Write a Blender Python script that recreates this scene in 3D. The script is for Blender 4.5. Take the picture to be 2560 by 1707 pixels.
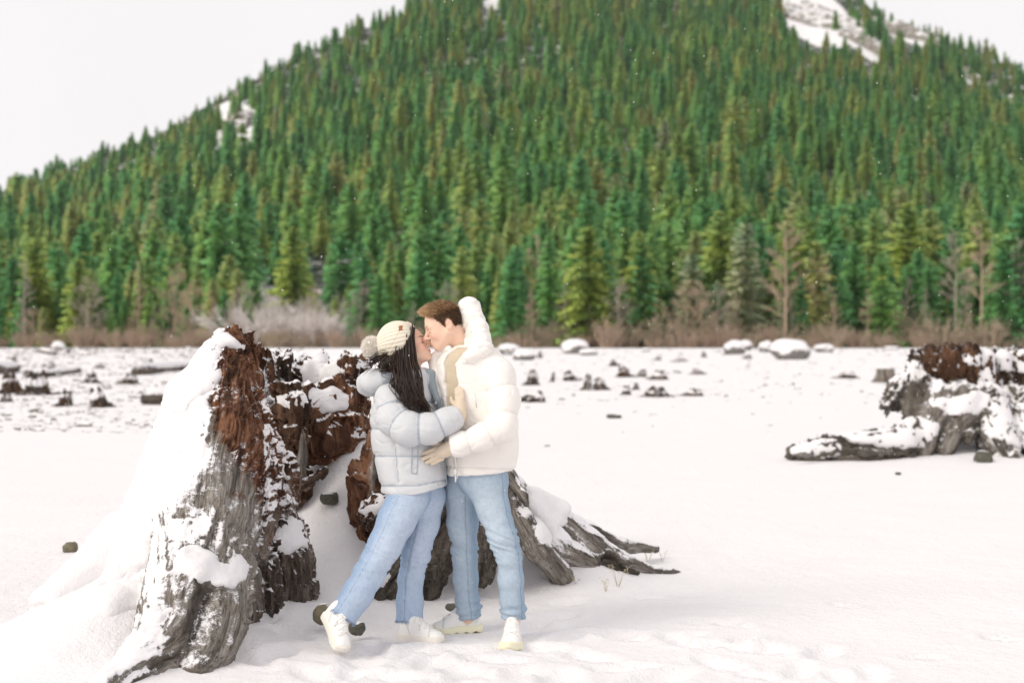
import bpy, math, time
import numpy as np
T0 = time.time()
R = math.radians
scene = bpy.context.scene
for o in list(bpy.data.objects): bpy.data.objects.remove(o)
COL = scene.collection

# ------------------------------------------------------------------ camera
F, CH, CX, CY = 3555.5, 1.57, 1280.0, 853.5
cam_d = bpy.data.cameras.new('camera'); cam_d.lens = 50; cam_d.sensor_width = 36
cam_d.clip_start = 0.1; cam_d.clip_end = 9000
cam_d.dof.use_dof = True; cam_d.dof.focus_distance = 7.45; cam_d.dof.aperture_fstop = 2.0
cam = bpy.data.objects.new('camera', cam_d); COL.objects.link(cam)
cam.location = (0, 0, CH); cam.rotation_euler = (R(90), 0, 0); scene.camera = cam

# ------------------------------------------------------------------ sky, sun, exposure
SUN_EL, SUN_AZ = 35.0, -55.0        # degrees; azimuth from the camera's back, to its left
world = bpy.data.worlds.new('World'); scene.world = world; world.use_nodes = True
nt = world.node_tree; nt.nodes.clear()
wo = nt.nodes.new('ShaderNodeOutputWorld'); bg = nt.nodes.new('ShaderNodeBackground'); bg.inputs[1].default_value = 0.1
sky = nt.nodes.new('ShaderNodeTexSky'); sky.sky_type = 'NISHITA'; sky.sun_disc = False
sky.sun_elevation = R(SUN_EL); sky.sun_rotation = R(180 + SUN_AZ)
tcw = nt.nodes.new('ShaderNodeTexCoord'); nzw = nt.nodes.new('ShaderNodeTexNoise'); nzw.inputs['Scale'].default_value = 2.2
nzw.inputs['Detail'].default_value = 5; nzw.inputs['Roughness'].default_value = 0.55
rpw = nt.nodes.new('ShaderNodeValToRGB')
rpw.color_ramp.elements[0].position = 0.3; rpw.color_ramp.elements[0].color = (0.97, 0.93, 0.935, 1)
rpw.color_ramp.elements[1].position = 0.7; rpw.color_ramp.elements[1].color = (1.03, 1.0, 1.0, 1)
vmw = nt.nodes.new('ShaderNodeVectorMath'); vmw.operation = 'SCALE'; vmw.inputs['Scale'].default_value = 7.9
mxw = nt.nodes.new('ShaderNodeMix'); mxw.data_type = 'RGBA'; mxw.inputs[0].default_value = 0.94   # 94 % cloud cover
nt.links.new(tcw.outputs['Generated'], nzw.inputs['Vector']); nt.links.new(nzw.outputs['Fac'], rpw.inputs[0])
nt.links.new(rpw.outputs[0], vmw.inputs[0]); nt.links.new(sky.outputs[0], mxw.inputs[6]); nt.links.new(vmw.outputs[0], mxw.inputs[7])
nt.links.new(mxw.outputs[2], bg.inputs[0]); nt.links.new(bg.outputs[0], wo.inputs[0])
sun_d = bpy.data.lights.new('sun', 'SUN'); sun_d.energy = 1.5; sun_d.angle = R(28); sun_d.color = (1.0, 0.93, 0.81)
sun = bpy.data.objects.new('sun', sun_d); COL.objects.link(sun)
sun.rotation_euler = (R(90 - SUN_EL), 0, R(SUN_AZ))
vs = scene.view_settings; vs.view_transform = 'Standard'; vs.look = 'None'; vs.gamma = 1.0; vs.use_curve_mapping = False
vs.exposure = 0.38

# ------------------------------------------------------------------ small maths
rng = np.random.default_rng(11)
def W(px, py, Y):                    # a point of the place: picture column and row at a depth of Y metres
    return np.array([(px - CX) / F * Y, Y, CH - (py - CY) / F * Y])
def A(*v): return np.array(v, float)
def nrm(v): v = np.asarray(v, float); return v / (np.linalg.norm(v) + 1e-12)
def hsh(i, j, k, s):
    n = (i * 374761393 + j * 668265263 + k * 2147483647 + s * 974634777) & 0xFFFFFFFF
    n = ((n ^ (n >> 13)) * 1274126177) & 0xFFFFFFFF
    return ((n ^ (n >> 16)) & 0xFFFFFF) / float(0xFFFFFF)
def vnoise(P, s=0):
    P = np.asarray(P, float); I = np.floor(P).astype(np.int64); f = P - I; f = f * f * (3 - 2 * f)
    out = 0
    for a in (0, 1):
        wa = f[:, 0] if a else 1 - f[:, 0]
        for b in (0, 1):
            wb = f[:, 1] if b else 1 - f[:, 1]
            for c in (0, 1):
                wc = f[:, 2] if c else 1 - f[:, 2]
                out = out + wa * wb * wc * hsh(I[:, 0] + a, I[:, 1] + b, I[:, 2] + c, s)
    return out * 2 - 1
def fbm(P, o=3, s=0):
    r = 0; a = 1.0; t = 0
    for i in range(o): r = r + a * vnoise(P * 2.03 ** i + 7.3 * i, s + i); t += a; a *= 0.5
    return r / t
def splinter(g, s=0, cell=24.0):      # every fibre bundle breaks off at its own level
    w = g[:, :2] * cell + 0.8 * np.stack([vnoise(g * 9, s), vnoise(g * 9 + 5, s + 1)], -1)
    i = np.floor(w).astype(np.int64); r1 = hsh(i[:, 0], i[:, 1], i[:, 0] * 0 + 3, s); k = np.floor(g[:, 2] * 3.2 + r1 * 9).astype(np.int64)
    return hsh(i[:, 0], i[:, 1], k, s + 7) * 2 - 1
def sst(a, b, x): t = np.clip((x - a) / (b - a), 0, 1); return t * t * (3 - 2 * t)

# ------------------------------------------------------------------ distance fields
def smin(a, b, k):
    h = np.clip(0.5 + 0.5 * (b - a) / k, 0, 1); return b + (a - b) * h - k * h * (1 - h)
def smax(a, b, k): return -smin(-a, -b, k)
def rc(P, a, b, ra, rb):
    a = np.asarray(a, float); b = np.asarray(b, float); ab = b - a
    t = np.clip((P - a) @ ab / (ab @ ab + 1e-12), 0, 1)
    return np.linalg.norm(P - a - t[:, None] * ab, axis=1) - (ra + t * (rb - ra))
def ell(P, c, r, M=None):
    q = P - np.asarray(c, float)
    if M is not None: q = q @ np.asarray(M).T
    r = np.asarray(r, float); k0 = np.linalg.norm(q / r, axis=1); k1 = np.linalg.norm(q / (r * r), axis=1)
    return k0 * (k0 - 1) / (k1 + 1e-9)
MARGIN = 0.3
def chain(P, pts, k=0.02):           # pts: (point, radius); far points get a safe lower bound
    if len(P) > 3000:
        Q = np.array([p for p, r in pts]); rm = max(r for p, r in pts) + MARGIN; m = np.all((P > Q.min(0) - rm) & (P < Q.max(0) + rm), axis=1)
        if m.mean() < 0.7:
            out = np.full(len(P), MARGIN)
            if m.any(): out[m] = chain_(P[m], pts, k)
            return out
    return chain_(P, pts, k)
def chain_(P, pts, k):
    d = None
    for (a, ra), (b, rb) in zip(pts[:-1], pts[1:]):
        e = rc(P, a, b, ra, rb); d = e if d is None else smin(d, e, k)
    return d
def chain_t(P, pts):                 # arc length along the nearest segment
    best = np.full(len(P), 1e9); tt = np.zeros(len(P)); s0 = 0
    for (a, ra), (b, rb) in zip(pts[:-1], pts[1:]):
        ab = b - a; L = np.linalg.norm(ab); t = np.clip((P - a) @ ab / (L * L), 0, 1)
        d = np.linalg.norm(P - a - t[:, None] * ab, axis=1) - (ra + t * (rb - ra))
        m = d < best; best[m] = d[m]; tt[m] = s0 + t[m] * L; s0 += L
    return tt, best
def loft(P, z, cx, rx, cy, ry, p=2.4):   # z ascending
    Z = P[:, 2]; X0 = np.interp(Z, z, cx); RX = np.interp(Z, z, rx); Y0 = np.interp(Z, z, cy); RY = np.interp(Z, z, ry)
    k = (np.abs((P[:, 0] - X0) / RX) ** p + np.abs((P[:, 1] - Y0) / RY) ** p) ** (1 / p)
    return (k - 1) * np.minimum(RX, RY)

def mesh_sdf(f, lo, hi, h, B=6, pad=0.0):
    lo = np.asarray(lo, float); hi = np.asarray(hi, float)
    n = np.ceil((hi - lo) / (h * B)).astype(int); N = n * B + 1
    ax = [lo[i] + (np.arange(n[i]) + 0.5) * h * B for i in range(3)]
    G = np.stack(np.meshgrid(*ax, indexing='ij'), -1).reshape(-1, 3)
    d = f(G); act = np.abs(d) < h * B * 1.35 + pad
    D = np.repeat(np.repeat(np.repeat(np.where(d.reshape(n) < 0, -1.0, 1.0), B, 0), B, 1), B, 2)
    D = np.pad(D, ((0, 1), (0, 1), (0, 1)), mode='edge').astype(np.float32)
    M = np.zeros(N, bool)
    for (i, j, k) in np.stack(np.unravel_index(np.flatnonzero(act), n), -1):
        M[i*B:i*B+B+1, j*B:j*B+B+1, k*B:k*B+B+1] = True
    idx = np.stack(np.nonzero(M), -1)
    vals = np.concatenate([f(c) for c in np.array_split(lo + idx * h, max(1, len(idx) // 400000 + 1))])
    D[M] = vals
    S = D < 0
    C = np.zeros(N - 1, np.int8)
    for a in (0, 1):
        for b in (0, 1):
            for c in (0, 1): C += S[a:N[0]-1+a, b:N[1]-1+b, c:N[2]-1+c]
    cells = np.stack(np.nonzero((C > 0) & (C < 8)), -1)
    cid = -np.ones(N - 1, np.int64); cid[tuple(cells.T)] = np.arange(len(cells))
    acc = np.zeros((len(cells), 3)); cnt = np.zeros(len(cells))
    cor = [(a, b, c) for a in (0, 1) for b in (0, 1) for c in (0, 1)]
    cv = {q: D[cells[:, 0]+q[0], cells[:, 1]+q[1], cells[:, 2]+q[2]] for q in cor}
    for q in cor:
        for axi in range(3):
            if q[axi]: continue
            q2 = list(q); q2[axi] = 1; q2 = tuple(q2)
            a, b = cv[q], cv[q2]; m = (a < 0) != (b < 0)
            t = np.where(m, a / np.where(m, a - b, 1), 0)
            p = np.tile(np.array(q, float), (len(cells), 1)); p[:, axi] += t
            acc += p * m[:, None]; cnt += m
    V = lo + (cells + acc / cnt[:, None]) * h
    quads = []
    for axi in range(3):
        o1, o2 = (axi + 1) % 3, (axi + 2) % 3
        s0 = [slice(0, N[i]) for i in range(3)]; s1 = list(s0); s0[axi] = slice(0, N[axi]-1); s1[axi] = slice(1, N[axi])
        for i in (o1, o2): s0[i] = slice(1, N[i]-1); s1[i] = slice(1, N[i]-1)
        a, b = S[tuple(s0)], S[tuple(s1)]
        for sgn, m in ((1, a & ~b), (-1, ~a & b)):
            e = np.stack(np.nonzero(m), -1)
            if len(e) == 0: continue
            e[:, o1] += 1; e[:, o2] += 1
            def cc(u, v): g = e.copy(); g[:, o1] -= u; g[:, o2] -= v; return cid[tuple(g.T)]
            q = np.stack([cc(1, 1), cc(0, 1), cc(0, 0), cc(1, 0)], -1)
            quads.append(q if sgn > 0 else q[:, ::-1])
    return V, np.concatenate(quads)
def vnormals(V, Fq):
    n = np.cross(V[Fq[:, 2]] - V[Fq[:, 0]], V[Fq[:, -1]] - V[Fq[:, 1]]); out = np.zeros_like(V)
    for i in range(Fq.shape[1]): np.add.at(out, Fq[:, i], n)
    return out / (np.linalg.norm(out, axis=1, keepdims=True) + 1e-12)
def relax(V, Fq, it=1, w=0.5):
    for _ in range(it):
        s = np.zeros_like(V); c = np.zeros(len(V))
        for i in range(Fq.shape[1]):
            a, b = Fq[:, i], Fq[:, (i + 1) % Fq.shape[1]]
            np.add.at(s, a, V[b]); np.add.at(c, a, 1); np.add.at(s, b, V[a]); np.add.at(c, b, 1)
        V = V + w * (s / np.maximum(c, 1)[:, None] - V)
    return V

# ------------------------------------------------------------------ meshes and objects
class MB:                            # collects pieces of ONE mesh
    def __init__(self): self.V = []; self.F = []; self.n = 0; self.A = []
    def add(self, V, Fs, a=None):
        V = np.asarray(V, float); self.V.append(V)
        for Fa in (Fs if isinstance(Fs, list) else [Fs]):
            if len(Fa): self.F.append(np.asarray(Fa, np.int64) + self.n)
        self.n += len(V); self.A.append(np.full(len(V), 0.0 if a is None else a) if np.isscalar(a) or a is None else np.asarray(a, float))
    def tube(self, pts, rad, sides=5, a=None, cap=True):
        pts = np.asarray(pts, float); n = len(pts); rad = np.broadcast_to(rad, n)
        tg = np.gradient(pts, axis=0); tg /= np.linalg.norm(tg, axis=1, keepdims=True) + 1e-12
        ref = A(0, 0, 1) if abs(tg[:, 2]).mean() < 0.8 else A(0, 1, 0)
        e1 = np.cross(tg, ref); e1 /= np.linalg.norm(e1, axis=1, keepdims=True) + 1e-12; e2 = np.cross(tg, e1)
        th = np.arange(sides) * 2 * math.pi / sides
        V = pts[:, None] + rad[:, None, None] * (np.cos(th)[None, :, None] * e1[:, None] + np.sin(th)[None, :, None] * e2[:, None])
        i = np.arange(n - 1)[:, None] * sides; j = np.arange(sides)[None]; j2 = (j + 1) % sides
        Fq = np.stack([i + j, i + j2, i + sides + j2, i + sides + j], -1).reshape(-1, 4)
        V = V.reshape(-1, 3); Fs = [Fq]
        if cap:
            V = np.concatenate([V, pts[:1], pts[-1:]]); c0 = n * sides; jj = np.arange(sides); j3 = (jj + 1) % sides
            Fs.append(np.concatenate([np.stack([jj*0 + c0, j3, jj], -1), np.stack([jj*0 + c0 + 1, (n-1)*sides + jj, (n-1)*sides + j3], -1)]))
        self.add(V, Fs, a)
    def strands(self, P, rad, a):    # many three-sided strands at once: P (n, m, 3), rad (m,), a (n,)
        P = np.asarray(P, float); n, m = P.shape[:2]; tg = P[:, -1] - P[:, 0]; tg /= np.linalg.norm(tg, axis=1, keepdims=True) + 1e-12
        e1 = np.cross(tg, A(.37, .81, .45)); e1 /= np.linalg.norm(e1, axis=1, keepdims=True) + 1e-12; e2 = np.cross(tg, e1); th = np.arange(3) * 2.0944
        V = P[:, :, None] + np.asarray(rad)[None, :, None, None] * (np.cos(th)[:, None] * e1[:, None, None] + np.sin(th)[:, None] * e2[:, None, None])
        i = np.arange(n)[:, None, None] * m * 3 + np.arange(m - 1)[None, :, None] * 3; j = np.arange(3)[None, None]; j2 = (j + 1) % 3
        self.add(V.reshape(-1, 3), np.stack([i + j, i + j2, i + 3 + j2, i + 3 + j], -1).reshape(-1, 4), np.repeat(a, m * 3))
    def arr(self): return np.concatenate(self.V), self.F, np.concatenate(self.A)
def make_mesh(name, V, Fs, attrs=None, smooth=True):
    me = bpy.data.meshes.new(name); V = np.asarray(V, np.float32)
    Fs = Fs if isinstance(Fs, list) else [Fs]; Fs = [np.asarray(f) for f in Fs if len(f)]
    me.vertices.add(len(V)); me.vertices.foreach_set('co', V.ravel())
    lt = np.concatenate([np.full(len(f), f.shape[1]) for f in Fs]); lv = np.concatenate([f.ravel() for f in Fs])
    me.loops.add(len(lv)); me.loops.foreach_set('vertex_index', lv.astype(np.int32))
    me.polygons.add(len(lt)); me.polygons.foreach_set('loop_start', np.concatenate([[0], np.cumsum(lt)[:-1]]).astype(np.int32))
    me.polygons.foreach_set('loop_total', lt.astype(np.int32))
    me.polygons.foreach_set('use_smooth', np.full(len(lt), bool(smooth)))
    for k, v in (attrs or {}).items():
        v = np.asarray(v, np.float32)
        if v.ndim == 1: at = me.attributes.new(k, 'FLOAT', 'POINT'); at.data.foreach_set('value', v)
        else: at = me.attributes.new(k, 'FLOAT_VECTOR', 'POINT'); at.data.foreach_set('vector', v.ravel())
    me.update(calc_edges=True); me.validate(); return me
def tag(o, label=None, cat=None, group=None, kind=None):
    for k, v in (('label', label), ('category', cat), ('group', group), ('kind', kind)):
        if v: o[k] = v
    return o
def empty(name, loc, label=None, cat=None, group=None, kind=None):
    o = bpy.data.objects.new(name, None); COL.objects.link(o); o.location = loc; o.empty_display_size = 0.1
    return tag(o, label, cat, group, kind)
def obj(name, me, mat, parent=None, loc=None):
    if mat is not None and not me.materials: me.materials.append(mat)
    o = bpy.data.objects.new(name, me); COL.objects.link(o); o.parent = parent
    if loc is not None: o.location = loc
    return o
def part(name, V, Fs, mat, root, parent=None, attrs=None, smooth=True):   # vertices in world space, stored from the thing's base
    return obj(name, make_mesh(name, np.asarray(V) - np.array(root.location), Fs, attrs, smooth), mat, parent or root)
def solo(name, V, Fs, mat, base=None, attrs=None, smooth=True):
    base = A(0, 0, 0) if base is None else np.asarray(base, float)
    return obj(name, make_mesh(name, np.asarray(V) - base, Fs, attrs, smooth), mat, None, base)
def copy_tree(o, parent=None):
    c = o.copy(); COL.objects.link(c); c.parent = parent
    for ch in o.children: copy_tree(ch, c)
    return c

# ------------------------------------------------------------------ materials
class NB:
    def __init__(self, name):
        self.m = bpy.data.materials.new(name); self.m.use_nodes = True; self.t = self.m.node_tree
        self.b = self.t.nodes['Principled BSDF']; self.out = self.t.nodes['Material Output']
    def n(self, typ, ins=None, **kw):
        x = self.t.nodes.new(typ)
        for k, v in kw.items(): setattr(x, k, v)
        for k, v in (ins or {}).items(): self.set(x.inputs[k], v)
        return x
    def set(self, sock, v):
        if hasattr(v, 'is_output'): self.t.links.new(v, sock)
        else: sock.default_value = v
    def attr(self, name, out='Fac'): return self.n('ShaderNodeAttribute', attribute_name=name).outputs[out]
    def obj(self): return self.n('ShaderNodeTexCoord').outputs['Object']
    def gen(self): return self.n('ShaderNodeNewGeometry')
    def map(self, vec, scale): return self.n('ShaderNodeMapping', {'Vector': vec, 'Scale': scale}).outputs[0]
    def noise(self, vec, scale, detail=4, rough=0.55, dist=0.0):
        return self.n('ShaderNodeTexNoise', {'Vector': vec, 'Scale': scale, 'Detail': detail, 'Roughness': rough, 'Distortion': dist}).outputs['Fac']
    def ramp(self, fac, stops):
        x = self.n('ShaderNodeValToRGB', {'Fac': fac}); e = x.color_ramp.elements
        while len(e) < len(stops): e.new(0.5)
        for s, (p, c) in zip(e, stops): s.position = p; s.color = (c if hasattr(c, '__len__') else (c, c, c)) + (() if hasattr(c, '__len__') and len(c) == 4 else (1,))
        return x.outputs[0]
    def mix(self, f, a, b, mode='MIX'):
        x = self.n('ShaderNodeMix', data_type='RGBA', blend_type=mode)
        for i, v in ((0, f), (6, a), (7, b)):
            self.set(x.inputs[i], v if hasattr(v, 'is_output') or i == 0 else tuple(v) + (1,) if len(v) == 3 else v)
        return x.outputs[2]
    def math(self, op, a, b=0.0, c=None):
        x = self.n('ShaderNodeMath', operation=op); self.set(x.inputs[0], a); self.set(x.inputs[1], b)
        if c is not None: self.set(x.inputs[2], c)
        return x.outputs[0]
    def bump(self, h, strength=0.3, dist=0.01, normal=None):
        x = self.n('ShaderNodeBump', {'Height': h, 'Strength': strength, 'Distance': dist})
        if normal is not None: self.set(x.inputs['Normal'], normal)
        self.set(self.b.inputs['Normal'], x.outputs[0]); return x.outputs[0]
    def fin(self, col=None, rough=0.8, spec=0.3, sub=None):
        if col is not None: self.set(self.b.inputs['Base Color'], col if hasattr(col, 'is_output') else tuple(col) + (1,))
        self.set(self.b.inputs['Roughness'], rough); self.set(self.b.inputs['Specular IOR Level'], spec)
        if sub: self.b.inputs['Subsurface Weight'].default_value = sub[0]; self.b.inputs['Subsurface Radius'].default_value = sub[1]; self.b.inputs['Subsurface Scale'].default_value = sub[2]
        return self.m
SNOWC = (0.82, 0.80, 0.81)
def m_snow(name='snow', scale=1.0, gritty=0.5):
    b = NB(name); v = b.obj()
    c = b.mix(b.noise(v, 1.3 * scale, 5), (0.785, 0.762, 0.772), (0.845, 0.825, 0.835))
    h = b.math('ADD', b.math('MULTIPLY', b.noise(v, 14 * scale, 5, 0.6), 1.0), b.math('MULTIPLY', b.noise(v, 90 * scale, 3), 0.35))
    b.bump(h, gritty, 0.03); return b.fin(c, 0.75, 0.25)
def m_wood(name, dist_scale=1.0, snowy=True):
    b = NB(name); g = b.attr('grain', 'Vector'); o = b.obj()
    fib = b.noise(b.map(g, (38, 38, 2.2)), dist_scale, 6, 0.62, 0.4)
    big = b.noise(b.map(g, (9, 9, 0.9)), dist_scale, 4, 0.6)
    spot = b.noise(o, 3.2 * dist_scale, 4, 0.6)
    grey = b.ramp(fib, [(0.25, (0.06, 0.05, 0.042)), (0.42, (0.20, 0.175, 0.15)), (0.6, (0.34, 0.31, 0.275)), (0.8, (0.46, 0.43, 0.40))])
    fine = b.noise(b.map(g, (130, 130, 3.5)), dist_scale, 4, 0.7, 0.3)
    grey = b.mix(b.ramp(fine, [(0.36, 0.85), (0.5, 0.0)]), grey, (0.05, 0.04, 0.034)); grey = b.mix(b.ramp(fine, [(0.6, 0.0), (0.72, 0.5)]), grey, (0.55, 0.52, 0.49))
    brown = b.ramp(fib, [(0.28, (0.018, 0.009, 0.006)), (0.46, (0.10, 0.043, 0.024)), (0.60, (0.25, 0.118, 0.064)), (0.8, (0.46, 0.30, 0.20))])
    dark = b.ramp(fib, [(0.3, (0.010, 0.008, 0.006)), (0.5, (0.035, 0.026, 0.018)), (0.75, (0.085, 0.07, 0.052))])
    tone = b.attr('tone')
    t1 = b.ramp(b.math('ADD', tone, b.math('MULTIPLY', b.math('SUBTRACT', spot, 0.5), 0.7)), [(0.30, 0.0), (0.70, 1.0)])
    col = b.mix(t1, grey, brown)
    col = b.mix(b.attr('dark'), col, dark)
    col = b.mix(b.ramp(big, [(0.36, 0.75), (0.5, 0.0)]), col, (0.02, 0.013, 0.009), 'MIX')
    h = b.math('ADD', b.math('MULTIPLY', fib, 1.0), b.math('MULTIPLY', big, 1.3))
    s = b.attr('snow')
    nz = b.gen(); sep = b.n('ShaderNodeSeparateXYZ', {'Vector': nz.outputs['Normal']})
    f1 = b.noise(o, 34 * dist_scale, 6, 0.72); f2 = b.noise(o, 150 * dist_scale, 4, 0.75)
    sn = b.math('ADD', s, b.math('ADD', b.math('MULTIPLY', b.math('SUBTRACT', f1, 0.5), 1.0), b.math('MULTIPLY', b.math('SUBTRACT', f2, 0.5), 1.1)))
    sn = b.math('ADD', sn, b.math('MULTIPLY', b.math('SUBTRACT', fib, 0.5), 0.9))
    sn = b.ramp(sn, [(0.46, 0.0), (0.60, 1.0)])
    col = b.mix(sn, col, SNOWC)
    hh = b.math('ADD', b.math('MULTIPLY', h, b.math('SUBTRACT', 1.0, b.math('MULTIPLY', sn, 0.8))), b.math('MULTIPLY', sn, 1.2))
    b.bump(hh, 0.75, 0.028 / dist_scale)
    return b.fin(col, 0.85, 0.2)
# ================================================================== the setting
M_SNOW = m_snow('snow_ground', 1.0, 0.6)
# ---- snow field: one sheet from behind the camera to the foot of the mountain
FOOT = [(1530, 1580, .12), (1560, 1592, .10), (1690, 1597, .13), (1720, 1590, .10), (1770, 1613, .12), (1900, 1624, .14), (1940, 1622, .10),
        (2060, 1632, .12), (1860, 1600, .07), (1905, 1692, .09), (2130, 1700, .12), (2180, 1690, .12), (1420, 1508, .10), (1630, 1497, .10), (2110, 1515, .08),
        (1330, 1560, .14), (1380, 1545, .12), (1780, 1552, .12), (1830, 1560, .10), (1400, 1700, .16), (1650, 1700, .16), (2310, 1640, .08), (2500, 1592, .07),
        (900, 1650, .14), (1010, 1630, .12), (1110, 1625, .12), (960, 1690, .14), (1160, 1680, .15), (700, 1640, .11), (640, 1590, .10), (1240, 1650, .12), (790, 1690, .13), (1075, 1655, .11), (1210, 1625, .11), (1350, 1620, .12), (1480, 1640, .12), (870, 1690, .11), (1290, 1690, .12), (1560, 1670, .12), (730, 1600, .10), (940, 1625, .11), (1420, 1590, .11), (1150, 1700, .11), (620, 1660, .11), (1800, 1660, .12), (2000, 1680, .11)]
FOOT = [(W(px, py, CH * F / (py - CY))[:2], r) for px, py, r in FOOT]
def ground_z(x, y):
    x = np.asarray(x, float); y = np.asarray(y, float); sh = x.shape
    P = np.stack([x.ravel(), y.ravel(), np.zeros(x.size)], -1); x = P[:, 0]; y = P[:, 1]
    far = sst(14, 60, y)
    z = 0.030 * fbm(P * 0.55, 3, 3) + 0.012 * fbm(P * 2.3, 3, 5) + 0.006 * fbm(P * 8, 2, 9) * (1 - far)
    z = z * (1 - 0.5 * sst(6.9, 7.3, y) * (1 - sst(7.8, 8.2, y)) * (1 - sst(0.6, 1.2, np.abs(x + 0.35))))
    z += far * (0.10 * fbm(P * 0.09, 3, 21) + 0.16 * np.clip(fbm(P * A(.22, .12, 1), 3, 23), 0, 1) * sst(320, 200, y) + 0.10 * sst(0, -20, x) * fbm(P * .4, 2, 25) * sst(120, 60, y))
    for (x0, y0, x1, y1, h0, h1, wd) in ((-1.72, 7.9, -2.62, 6.95, .30, .08, .26), (-1.70, 7.7, -2.16, 6.75, .30, .08, .24), (-1.5, 7.2, -1.85, 6.4, .08, .03, .22)):
        dx, dy = x1 - x0, y1 - y0; t = np.clip(((x - x0) * dx + (y - y0) * dy) / (dx * dx + dy * dy), 0, 1); dd = np.hypot(x - x0 - t * dx, y - y0 - t * dy); z += (h0 + (h1 - h0) * t) * np.exp(-(dd / wd) ** 2)
    # snow heaped in and around the broken stump
    z += 0.96 * np.exp(-(((x + 1.0) / 0.62) ** 2 + ((y - 9.55) / 0.85) ** 2) ** 1.15)
    z += 0.30 * np.exp(-((x - 0.28) / 0.42) ** 2 - ((y - 9.35) / 0.42) ** 2)
    z += 0.10 * np.exp(-((x + 2.1) / 0.6) ** 2 - ((y - 7.4) / 0.7) ** 2)
    z += 0.10 * np.exp(-((x + 1.25) / 0.35) ** 2 - ((y - 7.9) / 0.4) ** 2)
    z += 0.35 * np.exp(-((x - 6.0) / 1.3) ** 2 - ((y - 20.5) / 1.3) ** 2)
    for k_, (c, r) in enumerate(FOOT):
        an = (k_ * 2.4) % 3.14; ca, sa = math.cos(an), math.sin(an); u_ = (x - c[0]) * ca + (y - c[1]) * sa; v_ = -(x - c[0]) * sa + (y - c[1]) * ca
        q = (u_ / (r * 1.35)) ** 2 + (v_ / (r * .62)) ** 2
        z += -0.036 * np.exp(-q ** 2.4) + 0.010 * np.exp(-(np.sqrt(q) - 1.45) ** 2 / 0.10)
    return z.reshape(sh)
def lines(dense, grow, lim):
    a, b, s = dense; v = list(np.arange(a, b, s)); d = s; x = v[-1]
    while x < lim[1]: d *= grow; x += d; v.append(x)
    d = s; x = v[0]; low = []
    while x > lim[0]: d *= grow; x -= d; low.append(x)
    return np.array(low[::-1] + v)
gx = lines((-3.4, 3.4, 0.034), 1.06, (-2600, 2600)); gy = lines((5.6, 10.6, 0.034), 1.045, (-60, 640))
X, Yg = np.meshgrid(gx, gy, indexing='ij'); Zg = ground_z(X, Yg)
nx, ny = X.shape; I = np.arange(nx - 1)[:, None] * ny + np.arange(ny - 1)[None]
Fg = np.stack([I, I + ny, I + ny + 1, I + 1], -1).reshape(-1, 4)
tag(solo('snow_field', np.stack([X, Yg, Zg], -1).reshape(-1, 3), Fg, M_SNOW), kind='structure')

# ---- the mountain
Y0 = 348.0
G_PX = [-2600, -600, 0, 300, 600, 960, 1280, 2050, 2300, 2560, 3200, 5200]; G_V = [.10, .30, .50, .63, .80, .95, 1.0, .98, .915, .87, .60, .18]
R_V = [1300, 1400, 1450, 1500, 1600, 1700, 2100, 2000, 1700, 1500, 1450, 1300]
def hill_z(x, y):
    px = x / np.maximum(y, 1) * F + CX
    g = np.interp(px, G_PX, G_V); yr = np.interp(px, G_PX, R_V)
    s = np.minimum(y, yr); z = 56 * g * np.clip((s - Y0) / 335, 0, None) ** 1.42 - np.clip(y - yr, 0, None) * 0.35
    P = np.stack([x.ravel(), y.ravel(), 0 * x.ravel()], -1)
    z = z + (fbm(P / 160, 3, 31) * 0.055 * np.clip(z.ravel(), 0, None) + fbm(P / 45, 2, 33) * np.clip((y.ravel() - Y0) / 60, 0, 3)).reshape(x.shape)
    return np.maximum(z, -20) - 0.25 * (y < Y0 + 3)
def row(x, y, z): return CY - (z - CH) / y * F
# open ground on the slope: (column, row, half width, half height, tilt) seen in the picture, kept as places on the hill
CLEAR = [(2040, 45, 105, 62, 35), (2150, 105, 80, 20, 42), (2250, 82, 80, 13, 26), (2420, 195, 26, 8, 40), (2520, 258, 22, 8, 50), (1240, 10, 30, 14, 0),
         (595, 285, 52, 26, 15), (615, 350, 30, 38, 0), (548, 350, 14, 22, 0)]
def clear(px, py):
    c = np.zeros_like(px)
    for (a, b, w, h, t) in CLEAR:
        t = R(t); dx = px - a; dy = py - b; u = dx * math.cos(t) + dy * math.sin(t); v = -dx * math.sin(t) + dy * math.cos(t)
        c = np.maximum(c, 1 - np.sqrt((u / w) ** 2 + (v / h) ** 2))
    return c
def thinness(tpx, tpy): return np.exp(-((tpx - 900) / 170) ** 2 - ((tpy - 690) / 110) ** 2) + 0.8 * np.exp(-((tpx - 1130) / 130) ** 2 - ((tpy - 620) / 70) ** 2) + 1.6 * np.exp(-((tpx - 725) / 120) ** 2 - ((tpy - 800) / 110) ** 2) + 0.6 * np.exp(-((tpx - 1260) / 60) ** 2 - ((tpy - 540) / 50) ** 2) + 0.55 * np.exp(-((tpx - 1000) / 60) ** 2 - ((tpy - 520) / 40) ** 2)
hp = np.concatenate([np.linspace(-2300, -440, 90), np.linspace(-420, 2980, 400), np.linspace(3000, 4900, 90)]); hy = np.concatenate([np.linspace(Y0 - 3, 700, 120), np.linspace(706, 2600, 300)])
HP, HY = np.meshgrid(hp, hy, indexing='ij'); HX = (HP - CX) / F * HY; HZ = hill_z(HX, HY)
nx, ny = HX.shape; I = np.arange(nx - 1)[:, None] * ny + np.arange(ny - 1)[None]
Fh = np.stack([I, I + ny, I + ny + 1, I + 1], -1).reshape(-1, 4)
opn = clear(HP.ravel(), row(HX, HY, HZ).ravel())
b = NB('forest_floor'); o = b.obj()
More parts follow.
